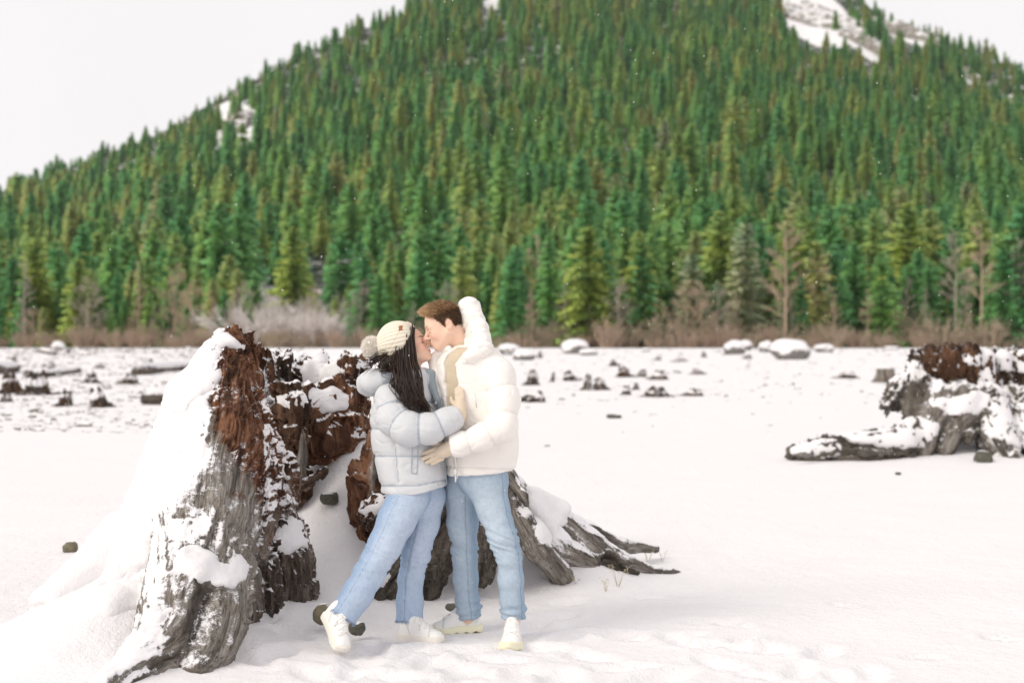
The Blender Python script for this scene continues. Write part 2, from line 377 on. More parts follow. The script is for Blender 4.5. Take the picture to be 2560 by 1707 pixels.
nf = b.noise(o, 0.06, 5, 0.6); nf2 = b.noise(o, 0.35, 4, 0.6)
fl = b.mix(nf2, (0.012, 0.03, 0.016), (0.04, 0.05, 0.028))
sn = b.ramp(b.math('ADD', b.math('MULTIPLY', nf, 0.55), b.math('ADD', b.math('MULTIPLY', nf2, 0.45), b.math('MULTIPLY', b.attr('thin'), .0))), [(0.53, 0.0), (0.6, 1.0)])
op = b.ramp(b.attr('open'), [(0.5, 0.0), (0.56, 1.0)])
M_FLOOR = b.fin(b.mix(b.math('MAXIMUM', sn, op), fl, SNOWC), 0.9, 0.1)
tag(solo('mountainside', np.stack([HX, HY, HZ], -1).reshape(-1, 3), Fh, M_FLOOR, attrs={'open': np.clip(opn * 3 + 0.5, 0, 1), 'thin': np.clip(thinness(HP.ravel(), row(HX, HY, HZ).ravel()), 0, 1)}), kind='structure')

# ---- conifers
def m_needles():
    b = NB('conifer_needles'); inf = b.n('ShaderNodeObjectInfo'); o = b.obj(); g = b.gen()
    rnd = inf.outputs['Random']
    c1 = b.ramp(rnd, [(0.0, (0.085, 0.41, 0.20)), (0.28, (0.13, 0.51, 0.20)), (0.50, (0.25, 0.58, 0.18)), (0.70, (0.45, 0.66, 0.19)), (0.86, (0.68, 0.70, 0.23)), (0.96, (0.74, 0.64, 0.29)), (1.0, (0.54, 0.50, 0.42))])
    c2 = b.mix(b.math('MULTIPLY', b.noise(o, 9, 3, 0.6), 0.6), c1, (0.50, 0.68, 0.18))
    c3 = b.mix(b.ramp(b.noise(o, 4.0, 3), [(0.4, 0.0), (0.7, 0.55)]), c2, (0.06, 0.31, 0.18))
    b.fin(c3, 0.7, 0.15)
    tr = b.n('ShaderNodeBsdfTranslucent', {'Color': b.mix(0.35, c3, (0.46, 0.54, 0.10))}); ms = b.n('ShaderNodeMixShader', {0: 0.18})
    b.t.links.new(b.b.outputs[0], ms.inputs[1]); b.t.links.new(tr.outputs[0], ms.inputs[2]); b.t.links.new(ms.outputs[0], b.out.inputs[0])
    return b.m
def m_bark(name, c0, c1, snow=0.0):
    b = NB(name); o = b.obj(); n = b.noise(b.map(o, (30, 30, 6)), 1.0, 4)
    c = b.mix(n, c0, c1)
    if snow: c = b.mix(b.ramp(b.noise(o, 30, 3), [(0.5 - snow, 0.0), (0.62 - snow, 1.0)]), c, (0.84, 0.80, 0.80))
    return b.fin(c, 0.9, 0.1)
M_NEED = m_needles(); M_BARK = m_bark('conifer_bark', (0.05, 0.035, 0.025), (0.16, 0.12, 0.09))
def conifer(seed, levels=30, rad=0.135, bare=0.06, sparse=1.0, ex=0.8):
    r = np.random.default_rng(seed); T = MB(); C = MB()
    T.tube([(0, 0, -0.03), (0.004, 0, 0.15), (-0.003, 0.003, 0.5), (0, 0, 0.985)], [0.014, 0.011, 0.007, 0.0012], 6)
    V = []; Q = []
    lop = r.uniform(0, 6.28)
    for l in range(levels):
        t = bare + (1 - bare) * (l + 0.5 * r.random()) / levels
        shape = min(1.0, (1 - t) ** ex * 1.12) * (0.72 + 0.28 * min(1, (t - bare) / 0.18 + 0.4))
        nb = int((9 - 4 * t) * sparse) + 1
        for k in range(nb):
            if r.random() < 0.07: continue
            az = 6.283 * (k + r.uniform(-.4, .4)) / nb + l * 2.4
            L = rad * shape * r.uniform(0.6, 1.18) * (1 + 0.14 * math.cos(az - lop)) + 0.006
            dirv = A(math.cos(az), math.sin(az), 0); side = A(-math.sin(az), math.cos(az), 0)
            rise = r.uniform(-0.42, -0.05) if t < 0.75 else r.uniform(-0.1, 0.6)
            z0 = t * 0.985
            nseg = 5
            for s in range(nseg):
                u = (s + 0.6) / nseg
                p = A(0, 0, z0) + dirv * L * u + A(0, 0, L * (rise * u - 0.28 * u * u + 0.18 * u ** 4))
                w = L * (0.46 - 0.30 * u) + 0.006
                for sg in (-1, 1):
                    tip = p + side * sg * w * r.uniform(.7, 1.2) + dirv * w * r.uniform(.3, .9) - A(0, 0, w * r.uniform(0.15, 0.7))
                    n0 = len(V); wd = 0.013 + 0.010 * r.random()
                    V += [p - dirv * wd, p + dirv * wd + A(0, 0, 0.004), tip + dirv * wd * .4, tip - dirv * wd * .7 - A(0, 0, 0.006 * r.random())]
                    Q.append((n0, n0 + 1, n0 + 2, n0 + 3))
                if r.random() < 0.75:      # hanging spray
                    n0 = len(V); hgt = (0.014 + 0.020 * r.random()) * (1.1 - 0.5 * t)
                    q = side * r.uniform(-.4, .4) + dirv; q = q / np.linalg.norm(q) * (0.010 + 0.012 * r.random())
                    V += [p - q, p + q, p + q * .5 - A(0, 0, hgt), p - q * .6 - A(0, 0, hgt * .8)]; Q.append((n0, n0 + 1, n0 + 2, n0 + 3))
    for k in range(5):                     # leader
        n0 = len(V); az = k * 1.26; d = A(math.cos(az), math.sin(az), 0)
        V += [A(0, 0, .94) - d * .002, A(0, 0, .94) + d * .016, A(0, 0, 1.0) + d * .001, A(0, 0, 1.0) - d * .001]; Q.append((n0, n0 + 1, n0 + 2, n0 + 3))
    V = np.array(V); Q = np.array(Q); ctr = V[Q].mean(1); out = ctr * A(1, 1, 0); out /= np.linalg.norm(out, axis=1, keepdims=True) + 1e-9; out = out + A(0, 0, .45)
    gn_ = np.cross(V[Q[:, 2]] - V[Q[:, 0]], V[Q[:, 3]] - V[Q[:, 1]]); fl_ = (gn_ * out).sum(1) < 0; Q[fl_] = Q[fl_][:, ::-1]
    tv, tf, _ = T.arr(); mt = make_mesh('trunk', tv, tf); mc = make_mesh('crown', V, Q, smooth=True); mt.materials.append(M_BARK); mc.materials.append(M_NEED)
    vr = V * A(1, 1, 0); vr /= np.linalg.norm(vr, axis=1, keepdims=True) + 1e-9; vn_ = vr * .8 + A(0, 0, .55) + r.normal(0, .28, V.shape); vn_ /= np.linalg.norm(vn_, axis=1, keepdims=True)
    mc.normals_split_custom_set_from_vertices([tuple(v) for v in vn_])
    return mt, mc
CON = [conifer(100 + i, *a_) for i, a_ in enumerate([(30, .215, .05, 1.1, .55), (28, .245, .07, 1.1, .66), (32, .185, .05, 1.1, .50), (28, .205, .12, 1, .60), (26, .255, .05, 1, .58), (32, .160, .09, 1.1, .70)])]
rows_ = []; yv = Y0 + 2
while yv < 2250:
    sp = float(np.interp(yv, [350, 420, 700, 1100, 1800], [7.0, 7.2, 9.5, 11.5, 13.5])); dy = float(np.interp(yv, [350, 390, 430, 520, 800, 2000], [7, 10, 16, 22, 24, 22])); w_ = yv * 0.95 + 20
    xs = np.arange(-w_, w_, sp) + rng.uniform(0, sp); rows_.append(np.stack([xs + rng.uniform(-.5, .5, len(xs)) * sp, yv + rng.uniform(-.6, .6, len(xs)) * dy], -1)); yv += dy
rows_ = [q[q[:, 1] > Y0 + 1] for q in rows_]
TX, TY = np.concatenate(rows_).T
tpx = TX / TY * F + CX; keep = (tpx > -1900) & (tpx < 4500); TX, TY, tpx = TX[keep], TY[keep], tpx[keep]
TZ = hill_z(TX, TY); tpy = row(TX, TY, TZ)
yr = np.interp(tpx, G_PX, R_V)
keep = (TY < yr + 60) & (tpy > -140)
hgt = rng.triangular(9, 24, 43, len(TX)) * (0.9 + 0.3 * vnoise(np.stack([TX / 90, TY / 90, 0 * TX], -1), 77)) * np.interp(TY, [350, 600, 1100, 1800], [1.0, 1.0, 1.1, 1.2]) * np.interp(yr - TY, [-60, 60, 350], [.45, .55, 1.0])
hp_ = hgt / TY * F
op1 = np.maximum(clear(tpx, tpy), np.maximum(clear(tpx, tpy - hp_ * 0.35), clear(tpx, tpy - hp_ * 0.7)))
keep &= ~((op1 > 0) & (rng.random(len(TX)) < np.where(tpx < 1000, .7, .95)))
# thin, snow-lit ground above the snowy brush
thin = thinness(tpx, tpy)
keep &= ~(rng.random(len(TX)) < np.clip(thin * .75, 0, 0.8))
TX, TY, TZ, hgt, tpx, tpy = [v[keep] for v in (TX, TY, TZ, hgt, tpx, tpy)]
order = np.argsort(TY); first = [i for i in order if -40 < tpx[i] < 2600][:285]; fs = set(first)
rest = np.array([i for i in range(len(TX)) if i not in fs])
LAND = [(30, 'the brown stump at the left edge'), (150, 'the round far-left boulder'), (300, 'the pale cut stump'), (450, 'the hollow stump\'s left slope'), (590, 'the hollow stump\'s spire'), (720, 'the hollow stump\'s gap'), (840, 'the stump\'s back wall'), (960, 'the bobble hat'), (1090, 'the kissing faces'), (1220, 'the man\'s shoulder'),
        (1380, 'the man\'s right'), (1500, 'the forked stump'), (1640, 'the splayed stump'), (1800, 'the small stacked boulders'), (1970, 'the biggest boulder'), (2120, 'the low right boulder'), (2230, 'the clean-cut stump'), (2360, 'the right stump\'s left half'), (2500, 'the right stump\'s right half')]
for n_, i in enumerate(first):
    mt, mc = CON[int(rng.integers(6))]
    px = tpx[i]
    lm = min(LAND, key=lambda q: abs(q[0] - px))[1]; rank = ('front rank', 'second rank', 'third rank', 'back rank')[min(3, n_ * 4 // 285)]; big = 'tall' if hgt[i] > 27 else ('middling' if hgt[i] > 22 else 'short')
    t = empty('conifer_tree', (TX[i], TY[i], TZ[i] - 0.3), '%s conifer, %s of the forest, above %s' % (big, rank, lm), 'tree', 'conifers of the forest edge above ' + lm)
    h_ = hgt[i]; t.scale = (h_, h_, h_); t.rotation_euler = (0, 0, rng.uniform(0, 6.28))
    obj('trunk', mt, M_BARK, t); obj('crown', mc, M_NEED, t)
# the rest of the wood reads as one mass
lib = bpy.data.collections.new('conifer_sources')
for mt, mc in CON:
    V = []; 
    src = bpy.data.objects.new('conifer_source', mc); lib.objects.link(src)
pm = bpy.data.meshes.new('forest'); pm.vertices.add(len(rest))
pm.vertices.foreach_set('co', np.stack([TX[rest], TY[rest], TZ[rest] - 0.5], -1).astype(np.float32).ravel())
at = pm.attributes.new('hgt', 'FLOAT', 'POINT'); at.data.foreach_set('value', hgt[rest].astype(np.float32))
at = pm.attributes.new('rz', 'FLOAT', 'POINT'); at.data.foreach_set('value', rng.uniform(0, 6.28, len(rest)).astype(np.float32))
at = pm.attributes.new('pick', 'INT', 'POINT'); at.data.foreach_set('value', rng.integers(0, 6, len(rest)).astype(np.int32))
fo = bpy.data.objects.new('conifer_forest', pm); COL.objects.link(fo)
tag(fo, 'dense green conifer forest covering the mountainside', 'forest', kind='stuff')
gn = bpy.data.node_groups.new('forest', 'GeometryNodeTree')
gn.interface.new_socket('Geometry', in_out='INPUT', socket_type='NodeSocketGeometry'); gn.interface.new_socket('Geometry', in_out='OUTPUT', socket_type='NodeSocketGeometry')
gi = gn.nodes.new('NodeGroupInput'); go = gn.nodes.new('NodeGroupOutput')
ci = gn.nodes.new('GeometryNodeCollectionInfo'); ci.inputs['Collection'].default_value = lib; ci.inputs['Separate Children'].default_value = True; ci.inputs['Reset Children'].default_value = True
ip = gn.nodes.new('GeometryNodeInstanceOnPoints'); ip.inputs['Pick Instance'].default_value = True
def na(nm, ty): x = gn.nodes.new('GeometryNodeInputNamedAttribute'); x.data_type = ty; x.inputs['Name'].default_value = nm; return x.outputs[0]
cx_ = gn.nodes.new('ShaderNodeCombineXYZ')
L = gn.links.new
L(gi.outputs[0], ip.inputs['Points']); L(ci.outputs[0], ip.inputs['Instance']); L(na('pick', 'INT'), ip.inputs['Instance Index'])
L(na('rz', 'FLOAT'), cx_.inputs[2]); L(cx_.outputs[0], ip.inputs['Rotation']); L(na('hgt', 'FLOAT'), ip.inputs['Scale']); L(ip.outputs[0], go.inputs[0])
md = fo.modifiers.new('forest', 'NODES'); md.node_group = gn
print('forest', len(first), len(rest), time.time() - T0)

# ---- snowy rock ledges high on the mountain
def m_ledge():
    b = NB('ledge_rock'); o = b.obj(); g = b.gen(); s = b.n('ShaderNodeSeparateXYZ', {'Vector': g.outputs['Normal']})
    n = b.noise(b.map(o, (.6, .6, 2.0)), 0.12, 6, 0.7)
    f = b.ramp(b.math('ADD', s.outputs['Z'], b.math('MULTIPLY', b.math('SUBTRACT', n, 0.5), 1.3)), [(0.62, 0.0), (0.80, 1.0)])
    c = b.mix(f, b.mix(n, (0.14, 0.125, 0.105), (0.42, 0.39, 0.36)), SNOWC); return b.fin(c, 0.9, 0.1)
M_LEDGE = m_ledge()
def hill_at(px, py):                  # the place on the slope seen at this column and row
    ys = np.linspace(Y0 + 5, 2300, 1500); xs = (px - CX) / F * ys; r_ = row(xs, ys, hill_z(xs, ys)); i = int(np.argmax(r_ < py)); return xs[i], ys[i]
for (px, py, w, h, tilt, lab) in [(2030, 50, 115, 58, 30, 'largest snow-covered rock outcrop high on the right of the mountain'), (2165, 110, 65, 22, 45, 'narrow snowy rock rib below the largest outcrop'),
                                  (2255, 85, 85, 18, 26, 'long snowy ledge running right from the largest outcrop'), (2425, 197, 26, 9, 40, 'small snowy ledge near the right skyline'),
                                  (2525, 260, 22, 9, 45, 'small snowy ledge at the right edge of the mountain'), (600, 315, 48, 40, 60, 'broken snowy rocks in a clearing on the left of the mountain')]:
    x0, y0 = hill_at(px, py); s = y0 / F
    u = np.linspace(-1, 1, 46); U, Vv = np.meshgrid(u, u, indexing='ij'); rr = np.sqrt(U ** 2 + Vv ** 2)
    t = R(tilt); a_ = U * w; b_ = Vv * h; dx = a_ * math.cos(t) - b_ * math.sin(t); dyv = a_ * math.sin(t) + b_ * math.cos(t)
    slope = 0.36
    xx = x0 + dx * s; yy = y0 - dyv * s / slope * 0.8
    P = np.stack([xx.ravel() / 14, yy.ravel() / 30, 0 * xx.ravel()], -1)
    st = fbm(P, 3, 41).reshape(xx.shape); step = np.floor((yy - y0) / 26 + st * 2.2) ; fr = (yy - y0) / 26 + st * 2.2 - step
    zz = hill_z(xx, yy) + (1 - rr ** 3).clip(-1, 1) * 9 * (1 + 0.5 * st) * (w / 130) ** 0.4 + (sst(0.0, 0.3, fr) - fr) * 7 * (rr < 1)
    yy = yy - (sst(0.0, 0.3, fr)) * 3
    nx, ny = xx.shape; I = np.arange(nx - 1)[:, None] * ny + np.arange(ny - 1)[None]; Fq = np.stack([I, I + ny, I + ny + 1, I + 1], -1).reshape(-1, 4)
    tag(solo('rock_outcrop', np.stack([xx, yy, zz], -1).reshape(-1, 3), Fq[:, ::-1] if False else Fq, M_LEDGE, (x0, y0, float(hill_z(A(x0), A(y0))[0]))), lab, 'rock')

# ---- bare trees and shrubs along the forest edge
M_TAN = m_bark('bare_tan_bark', (0.30, 0.22, 0.15), (0.58, 0.46, 0.34)); M_GREYB = m_bark('bare_grey_bark', (0.26, 0.22, 0.18), (0.50, 0.44, 0.37))
M_RUST = m_bark('rust_twigs', (0.28, 0.20, 0.15), (0.54, 0.41, 0.32)); M_BROWN = m_bark('brown_twigs', (0.27, 0.21, 0.15), (0.54, 0.44, 0.33))
M_FROST = m_bark('frosted_twigs', (0.38, 0.32, 0.27), (0.64, 0.58, 0.51), 0.06)
def bare_tree(seed, spread=0.22, low=0.22, n=34):
    r = np.random.default_rng(seed); T = MB(); C = MB()
    bend = r.uniform(-.03, .03, 2)
    tp = lambda t: A(bend[0] * math.sin(3 * t), bend[1] * math.sin(2.5 * t), t)
    T.tube([tp(t) for t in np.linspace(-0.02, 0.97, 9)], np.linspace(0.013, 0.0015, 9), 5)
    for k in range(n):
        t = low + (0.95 - low) * (k + r.random()) / n; az = r.uniform(0, 6.28); L = spread * (1.05 - t) ** 0.6 * r.uniform(.6, 1.2)
        d = A(math.cos(az), math.sin(az), r.uniform(.35, 1.0)); p0 = tp(t); pts = [p0, p0 + d * L * .5, p0 + d * L * .8 + A(0, 0, L * .15), p0 + d * L + A(0, 0, L * .3)]
        C.tube(pts, [0.0045 * (1.1 - t), 0.0032 * (1.1 - t), .0016, .0008], 3, cap=False)
        for q in range(11):
            u = r.uniform(.25, 1); b0 = p0 + d * L * u; dd = nrm(d + r.normal(0, .6, 3) + A(0, 0, .3)); l2 = L * r.uniform(.2, .45)
            C.tube([b0, b0 + dd * l2 * .6, b0 + dd * l2 + A(0, 0, l2 * .15)], [.0018, .0013, .0006], 3, cap=False)
            for w_ in range(3):
                b1 = b0 + dd * l2 * r.uniform(.3, 1); d3 = nrm(dd + r.normal(0, .6, 3)); C.tube([b1, b1 + d3 * l2 * .5], [.0013, .0005], 3, cap=False)
    tv, tf, _ = T.arr(); cv, cf, _ = C.arr(); return make_mesh('trunk', tv, tf), make_mesh('crown', cv, cf, smooth=False)
def shrub(seed, n=60, wide=0.7):
    r = np.random.default_rng(seed); C = MB()
    for k in range(n):
        az = r.uniform(0, 6.28); rad = wide * math.sqrt(r.random()); base = A(math.cos(az), math.sin(az), 0) * rad * .35 + A(0, 0, -.05); h = r.uniform(.45, 1.0) * (1 - .35 * rad)
        top = A(math.cos(az) * rad, math.sin(az) * rad, h); mid = (base + top) / 2 + A(0, 0, .12) + r.normal(0, .03, 3)
        C.tube([base, mid, top], [.013, .009, .003], 3, cap=False)
        for q in range(9):
            u = r.uniform(.3, 1); p = base * (1 - u) ** 2 + 2 * u * (1 - u) * mid + u * u * top; d = nrm(top - base + r.normal(0, .5, 3)); l = r.uniform(.10, .26)
            C.tube([p, p + d * l], [.007, .002], 3, cap=False)
    v, f, _ = C.arr(); return make_mesh('stems', v, f, smooth=False)
BT = [bare_tree(300, .24, .2, 34), bare_tree(301, .17, .35, 28), bare_tree(302, .30, .15, 40), bare_tree(303, .13, .1, 36)]
def with_mat(me, m): c = me.copy(); c.materials.clear(); c.materials.append(m); return c
BTM = {}
def bt(kind, mat):
    if (kind, mat.name) not in BTM: BTM[(kind, mat.name)] = (with_mat(BT[kind][0], mat), with_mat(BT[kind][1], mat))
    return BTM[(kind, mat.name)]
# column, row of the top, depth, kind, material, label
BARE = [(1962, 540, 346, 0, M_TAN, 'tallest pale tan bare tree, standing right behind the big snow-covered boulder'), (2035, 640, 350, 2, M_TAN, 'broad tan bare tree just right of the tallest bare tree'),
        (2085, 730, 345, 1, M_TAN, 'short bare tree with a leaning trunk right of the big boulder'), (1795, 705, 345, 2, M_GREYB, 'grey bare tree with a rounded crown left of the big boulder'),
        (1345, 575, 362, 0, M_TAN, 'tan bare tree up the slope right of the man\'s hood'), (1412, 665, 348, 3, M_GREYB, 'grey narrow bare tree between the man and the yellow conifer'),
        (1328, 725, 345, 1, M_TAN, 'small bare sapling close to the right of the man'), (2385, 570, 352, 1, M_GREYB, 'slender bare tree left of the one above the right stump'),
        (2450, 550, 348, 1, M_TAN, 'tall slender bare tree rising above the right stump'), (2425, 745, 345, 3, M_TAN, 'low bare tree directly behind the right stump'),
        (2170, 720, 346, 1, M_TAN, 'thin bare tree left of the right stump'), (2545, 590, 350, 1, M_GREYB, 'bare tree at the right edge of the picture'),
        (345, 650, 352, 3, M_TAN, 'feathery tan bare tree above the left snowfield, second from the left'), (435, 660, 352, 2, M_TAN, 'broad tan bare tree above the left snowfield, nearest the big stump'),
        (62, 625, 350, 3, M_GREYB, 'grey dead tree near the left edge of the picture'), (1545, 735, 346, 1, M_GREYB, 'small grey bare tree right of the yellow conifer'),
        (1690, 790, 345, 2, M_TAN, 'small round bare tree midway between the man and the big boulder'), (900, 700, 352, 2, M_GREYB, 'frosty bare tree behind the woman\'s hat'),
        (1640, 770, 345, 1, M_TAN, 'thin sapling midway along the right forest edge'), (2270, 690, 352, 1, M_GREYB, 'grey bare tree behind the right stump\'s left side')]
for i in range(34):
    px = float(rng.uniform(-20, 2580)); lm = min(LAND, key=lambda q: abs(q[0] - px))[1]; BARE.append((px, float(rng.uniform(690, 790)), float(rng.uniform(344, 350)), int(rng.integers(0, 4)), M_TAN if rng.random() < .7 else M_GREYB, 'slight bare sapling at the forest edge above ' + lm))
for (px, top, Yd, k, mat, lab) in BARE:
    base = W(px, CY, Yd); base[2] = float(hill_z(A(base[0]), A(base[1]))[0]) - 0.2 if Yd > Y0 else -0.2
    h = CH - (top - CY) / F * Yd - base[2]; t = empty('bare_tree', base, lab, 'tree', 'bare trees at the forest edge'); t.scale = (h, h, h); t.rotation_euler = (0, 0, rng.uniform(0, 6.28))
    m1, m2 = bt(k, mat); obj('trunk', m1, mat, t); obj('crown', m2, mat, t)
# conifers of their own look at the edge
M_YEL = m_needles(); M_YEL.name = 'yellow_needles'
for nd in M_YEL.node_tree.nodes:
    if nd.type == 'VALTORGB' and len(nd.color_ramp.elements) == 7:
        for e in nd.color_ramp.elements: e.color = (0.50, 0.56, 0.12, 1)
SPEC = [(1470, 560, 349, 0, 'bright yellow-green conifer standing forward of the forest, right of the man'), (1600, 575, 352, 3, 'yellow-tinged conifer second to the right of the man'), (1800, 520, 360, 1, 'yellow-green conifer with open branches left of the tallest bare tree'),
        (1975, 545, 362, 4, 'yellow-green conifer just behind the tallest bare tree'), (2270, 500, 375, 1, 'tall yellow-green conifer above the right stump'), (195, 640, 350, 2, 'olive conifer at the edge of the left snowfield'),
        (90, 590, 358, 2, 'yellow-brown slim conifer near the left edge'), (735, 560, 372, 2, 'ochre slim conifer above the hollow stump')]
for (px, top, Yd, k, lab) in SPEC:
    base = W(px, CY, Yd); base[2] = float(hill_z(A(base[0]), A(base[1]))[0]) - 0.2
    h = CH - (top - CY) / F * Yd - base[2]; t = empty('conifer_tree', base, lab, 'tree', 'yellowish conifers at the forest edge'); t.scale = (h * 1.15, h * 1.15, h); t.rotation_euler = (0, 0, rng.uniform(0, 6.28))
    obj('trunk', CON[k][0], M_BARK, t); obj('crown', with_mat(CON[k][1], M_YEL), M_YEL, t)
SH = [shrub(400 + i, 46, w_) for i, w_ in enumerate((.7, .9, .55))]; SHM = {}
def sh(kind, mat):
    if (kind, mat.name) not in SHM: SHM[(kind, mat.name)] = with_mat(SH[kind], mat)
    return SHM[(kind, mat.name)]
def put_shrub(px, Yd, h, mat, lab, grp):
    lm = min(LAND, key=lambda q: abs(q[0] - px))[1]; lab = ('big ' if h > 8 else 'low ' if h < 4 else '') + lab + ', above ' + lm; grp = grp + ', above ' + lm
    base = W(px, CY, Yd); base[2] = (float(hill_z(A(base[0]), A(base[1]))[0]) if Yd > Y0 else 0) - 0.1
    s_ = obj('shrub', sh(int(rng.integers(3)), mat), mat, None, base); s_.scale = (h * rng.uniform(.9, 1.3), h, h); s_.rotation_euler = (0, 0, rng.uniform(0, 6.28)); tag(s_, lab, 'shrub', grp)
for px in np.arange(-30, 2600, 36):
    rust = rng.random() < 0.45; sd = 'left of the couple' if px < 1170 else 'right of the couple'
    put_shrub(px + rng.uniform(-12, 12), rng.uniform(338, 347), rng.triangular(1.5, 3.5, 9), M_RUST if rust else M_BROWN,
              ('rust-coloured shrub at the forest edge' if rust else 'leafless brown shrub at the forest edge'), 'rust shrubs at the forest edge' if rust else 'brown shrubs at the forest edge')
for i in range(78):
    px = rng.uniform(600, 850); put_shrub(px, rng.uniform(344, 430), rng.uniform(6, 14), M_FROST, 'snow-dusted shrub of the pale thicket', 'snow-dusted thicket behind the stump')
for i in range(16):
    put_shrub(rng.uniform(870, 1010), rng.uniform(350, 470), rng.uniform(5, 8), M_FROST, 'snow-dusted shrub up the slope', 'snow-dusted shrubs above the woman')
for i in range(30):
    px = rng.uniform(1240, 2560); put_shrub(px, rng.uniform(344, 354), rng.triangular(3, 5, 13), M_BROWN, 'leafless brown shrub of the right-hand thicket', 'tall brown thicket at the right')
print('setting', time.time() - T0)
# ================================================================== stumps
M_WOOD = m_wood('weathered_wood'); M_WOODF = m_wood('far_wood', 0.35); M_CAP = m_snow('snow_cap', 2.0, 0.45)
class Wood:
    """rounded tapered limbs of wood; each limb: points (p, r), tone 0 grey..1 red-brown, dark 0..1, snow -1..1, flat (normal, factor)"""
    def __init__(self): self.L = []
    def limb(self, pts, tone=0.5, dark=0.0, snow=0.0, flat=None, k=0.06): self.L.append((pts, tone, dark, snow, flat, k)); return self
    def segs(self):
        for (pts, tone, dark, snow, flat, k) in self.L:
            s0 = 0
            for (a, ra), (b, rb) in zip(pts[:-1], pts[1:]):
                yield a, b, ra, rb, tone, dark, snow, flat, s0; s0 += np.linalg.norm(b - a)
    def d(self, P):
        out = None
        for (pts, tone, dark, snow, flat, k) in self.L:
            Q = P
            if flat is not None:
                n, f = flat; n = nrm(n); q = (P - pts[0][0]) @ n
                # flatten about the limb's own axis
                a, b = pts[0][0], pts[-1][0]; ax_ = (b - a); t = np.clip((P - a) @ ax_ / (ax_ @ ax_), 0, 1); q = (P - a - t[:, None] * ax_) @ n
                Q = P + (f - 1) * q[:, None] * n
            e = chain(Q, pts, 0.03); out = e if out is None else smin(out, e, k)
        return out
    def attrs(self, V):
        tn = dk = sn = 0; g = np.zeros((len(V), 3)); ws = 0; allw = []; ds = []
        for sg in self.segs(): ds.append(rc(V, *sg[:4]))
        ds = np.array(ds); w = np.exp(-(ds - ds.min(0)) / 0.025); w /= w.sum(0)
        for i, (a, b, ra, rb, tone, dark, snow, flat, s0) in enumerate(self.segs()):
            ax_ = nrm(b - a); e1 = nrm(np.cross(ax_, A(0.3, 1, 0.1))); e2 = np.cross(ax_, e1); q = V - a
            g += w[i][:, None] * np.stack([q @ e1, q @ e2, q @ ax_ + s0], -1)
            tn = tn + w[i] * tone; dk = dk + w[i] * dark; sn = sn + w[i] * snow
        return tn, dk, sn, g
    def mesh(self, h, lo=None, hi=None, amp=0.02, seed=0, up=0.65, cut=None, rf=None):
        P = np.concatenate([[p + r, p - r] for l in self.L for p, r in l[0]])
        lo = P.min(0) - 0.06 if lo is None else lo; hi = P.max(0) + 0.06 if hi is None else hi
        lo[2] = max(lo[2], -0.15)
        f = (lambda Q: self.d(Q)) if cut is None else (lambda Q: cut(Q, self.d(Q)))
        V, Fq = mesh_sdf(f, lo, hi, h); V = relax(V, Fq, 1)
        N = vnormals(V, Fq); tn, dk, sn, g = self.attrs(V)
        rid = 1 - np.abs(fbm(g * A(11, 11, 1.1), 3, seed)) * 2.2
        crack = fbm(g * A(34, 34, 2.2), 3, seed + 5); lump = fbm(V * 4.5, 3, seed + 9)
        V2 = V + N * (amp * (0.9 * rid - 0.4 + 0.7 * crack + 0.9 * lump))[:, None]
        rough = .25 + .75 * sst(.25, .6, np.maximum(tn, dk) if rf is None else rf(V, tn))
        V2 = V2 + N * (amp * rough * (1.0 * splinter(g, seed + 31) + .7 * splinter(g, seed + 37, 50.0) + .35 * fbm(V * 26, 3, seed + 41)))[:, None]
        V2 = V2 + A(0, 0, 1) * (np.clip(fbm(g * A(16, 16, .5), 2, seed + 13), 0, 1) * 1.6 * amp * sst(.3, .8, N[:, 2]))[:, None]
        N2 = vnormals(V2, Fq)
        snow = sn + sst(0.25, 0.8, N2[:, 2]) * up + 0.35 * fbm(V * 2.6, 3, seed + 17)
        return V2, Fq, {'tone': tn, 'dark': np.clip(dk, 0, 1), 'snow': np.clip(snow, 0, 1), 'grain': g}
    def snow(self, h, regs, seed=0):          # regs: centre, radius, shift of the wood surface that the snow fills
        out = []
        for (c, r, sft) in regs:
            c = np.asarray(c, float); sft = np.asarray(sft, float); r = np.broadcast_to(r, 3).astype(float)
            def f(P):
                n = fbm(P * 5, 3, seed); d1 = self.d(P - sft * (1 + 0.35 * n[:, None])) - 0.004 + 0.012 * fbm(P * 9, 2, seed + 3)
                return smax(d1, ell(P, c, r) + 0.10 * fbm(P * 3.5, 3, seed + 7) + 0.05 * fbm(P * 13, 2, seed + 8), 0.05)
            out.append(mesh_sdf(f, c - r * 1.25, c + r * 1.25, h))
        return out
def pts(*a): return [(W(x, y, Y), r) for (x, y, Y, r) in a]

# ---------------- the great hollow stump
base = A(-1.0, 8.6, 0.0)
ST = empty('hollow_stump', base, 'huge hollow broken stump with snowy splintered walls, behind the couple', 'stump')
ls = Wood()
ls.limb(pts((575, 865, 8.5, .10), (560, 930, 8.4, .17), (547, 1010, 8.25, .22), (535, 1150, 7.95, .275)), 0.95, 0, 0.0)
ls.limb(pts((535, 1150, 7.95, .26), (505, 1330, 7.5, .27), (470, 1480, 7.15, .21), (415, 1605, 6.85, .155), (345, 1678, 6.62, .125), (265, 1745, 6.35, .10)), 0.12, 0, 0.05, k=.05)
ls.limb(pts((545, 1420, 7.35, .19), (540, 1540, 7.08, .15), (515, 1645, 6.85, .13), (492, 1688, 6.72, .09)), 0.05, 0.1, -0.05, k=.05)
ls.limb(pts((600, 1000, 8.3, .12), (625, 1120, 8.1, .15), (640, 1230, 7.95, .14), (610, 1370, 7.65, .12)), 0.85, 0.05, 0.08, k=.05)
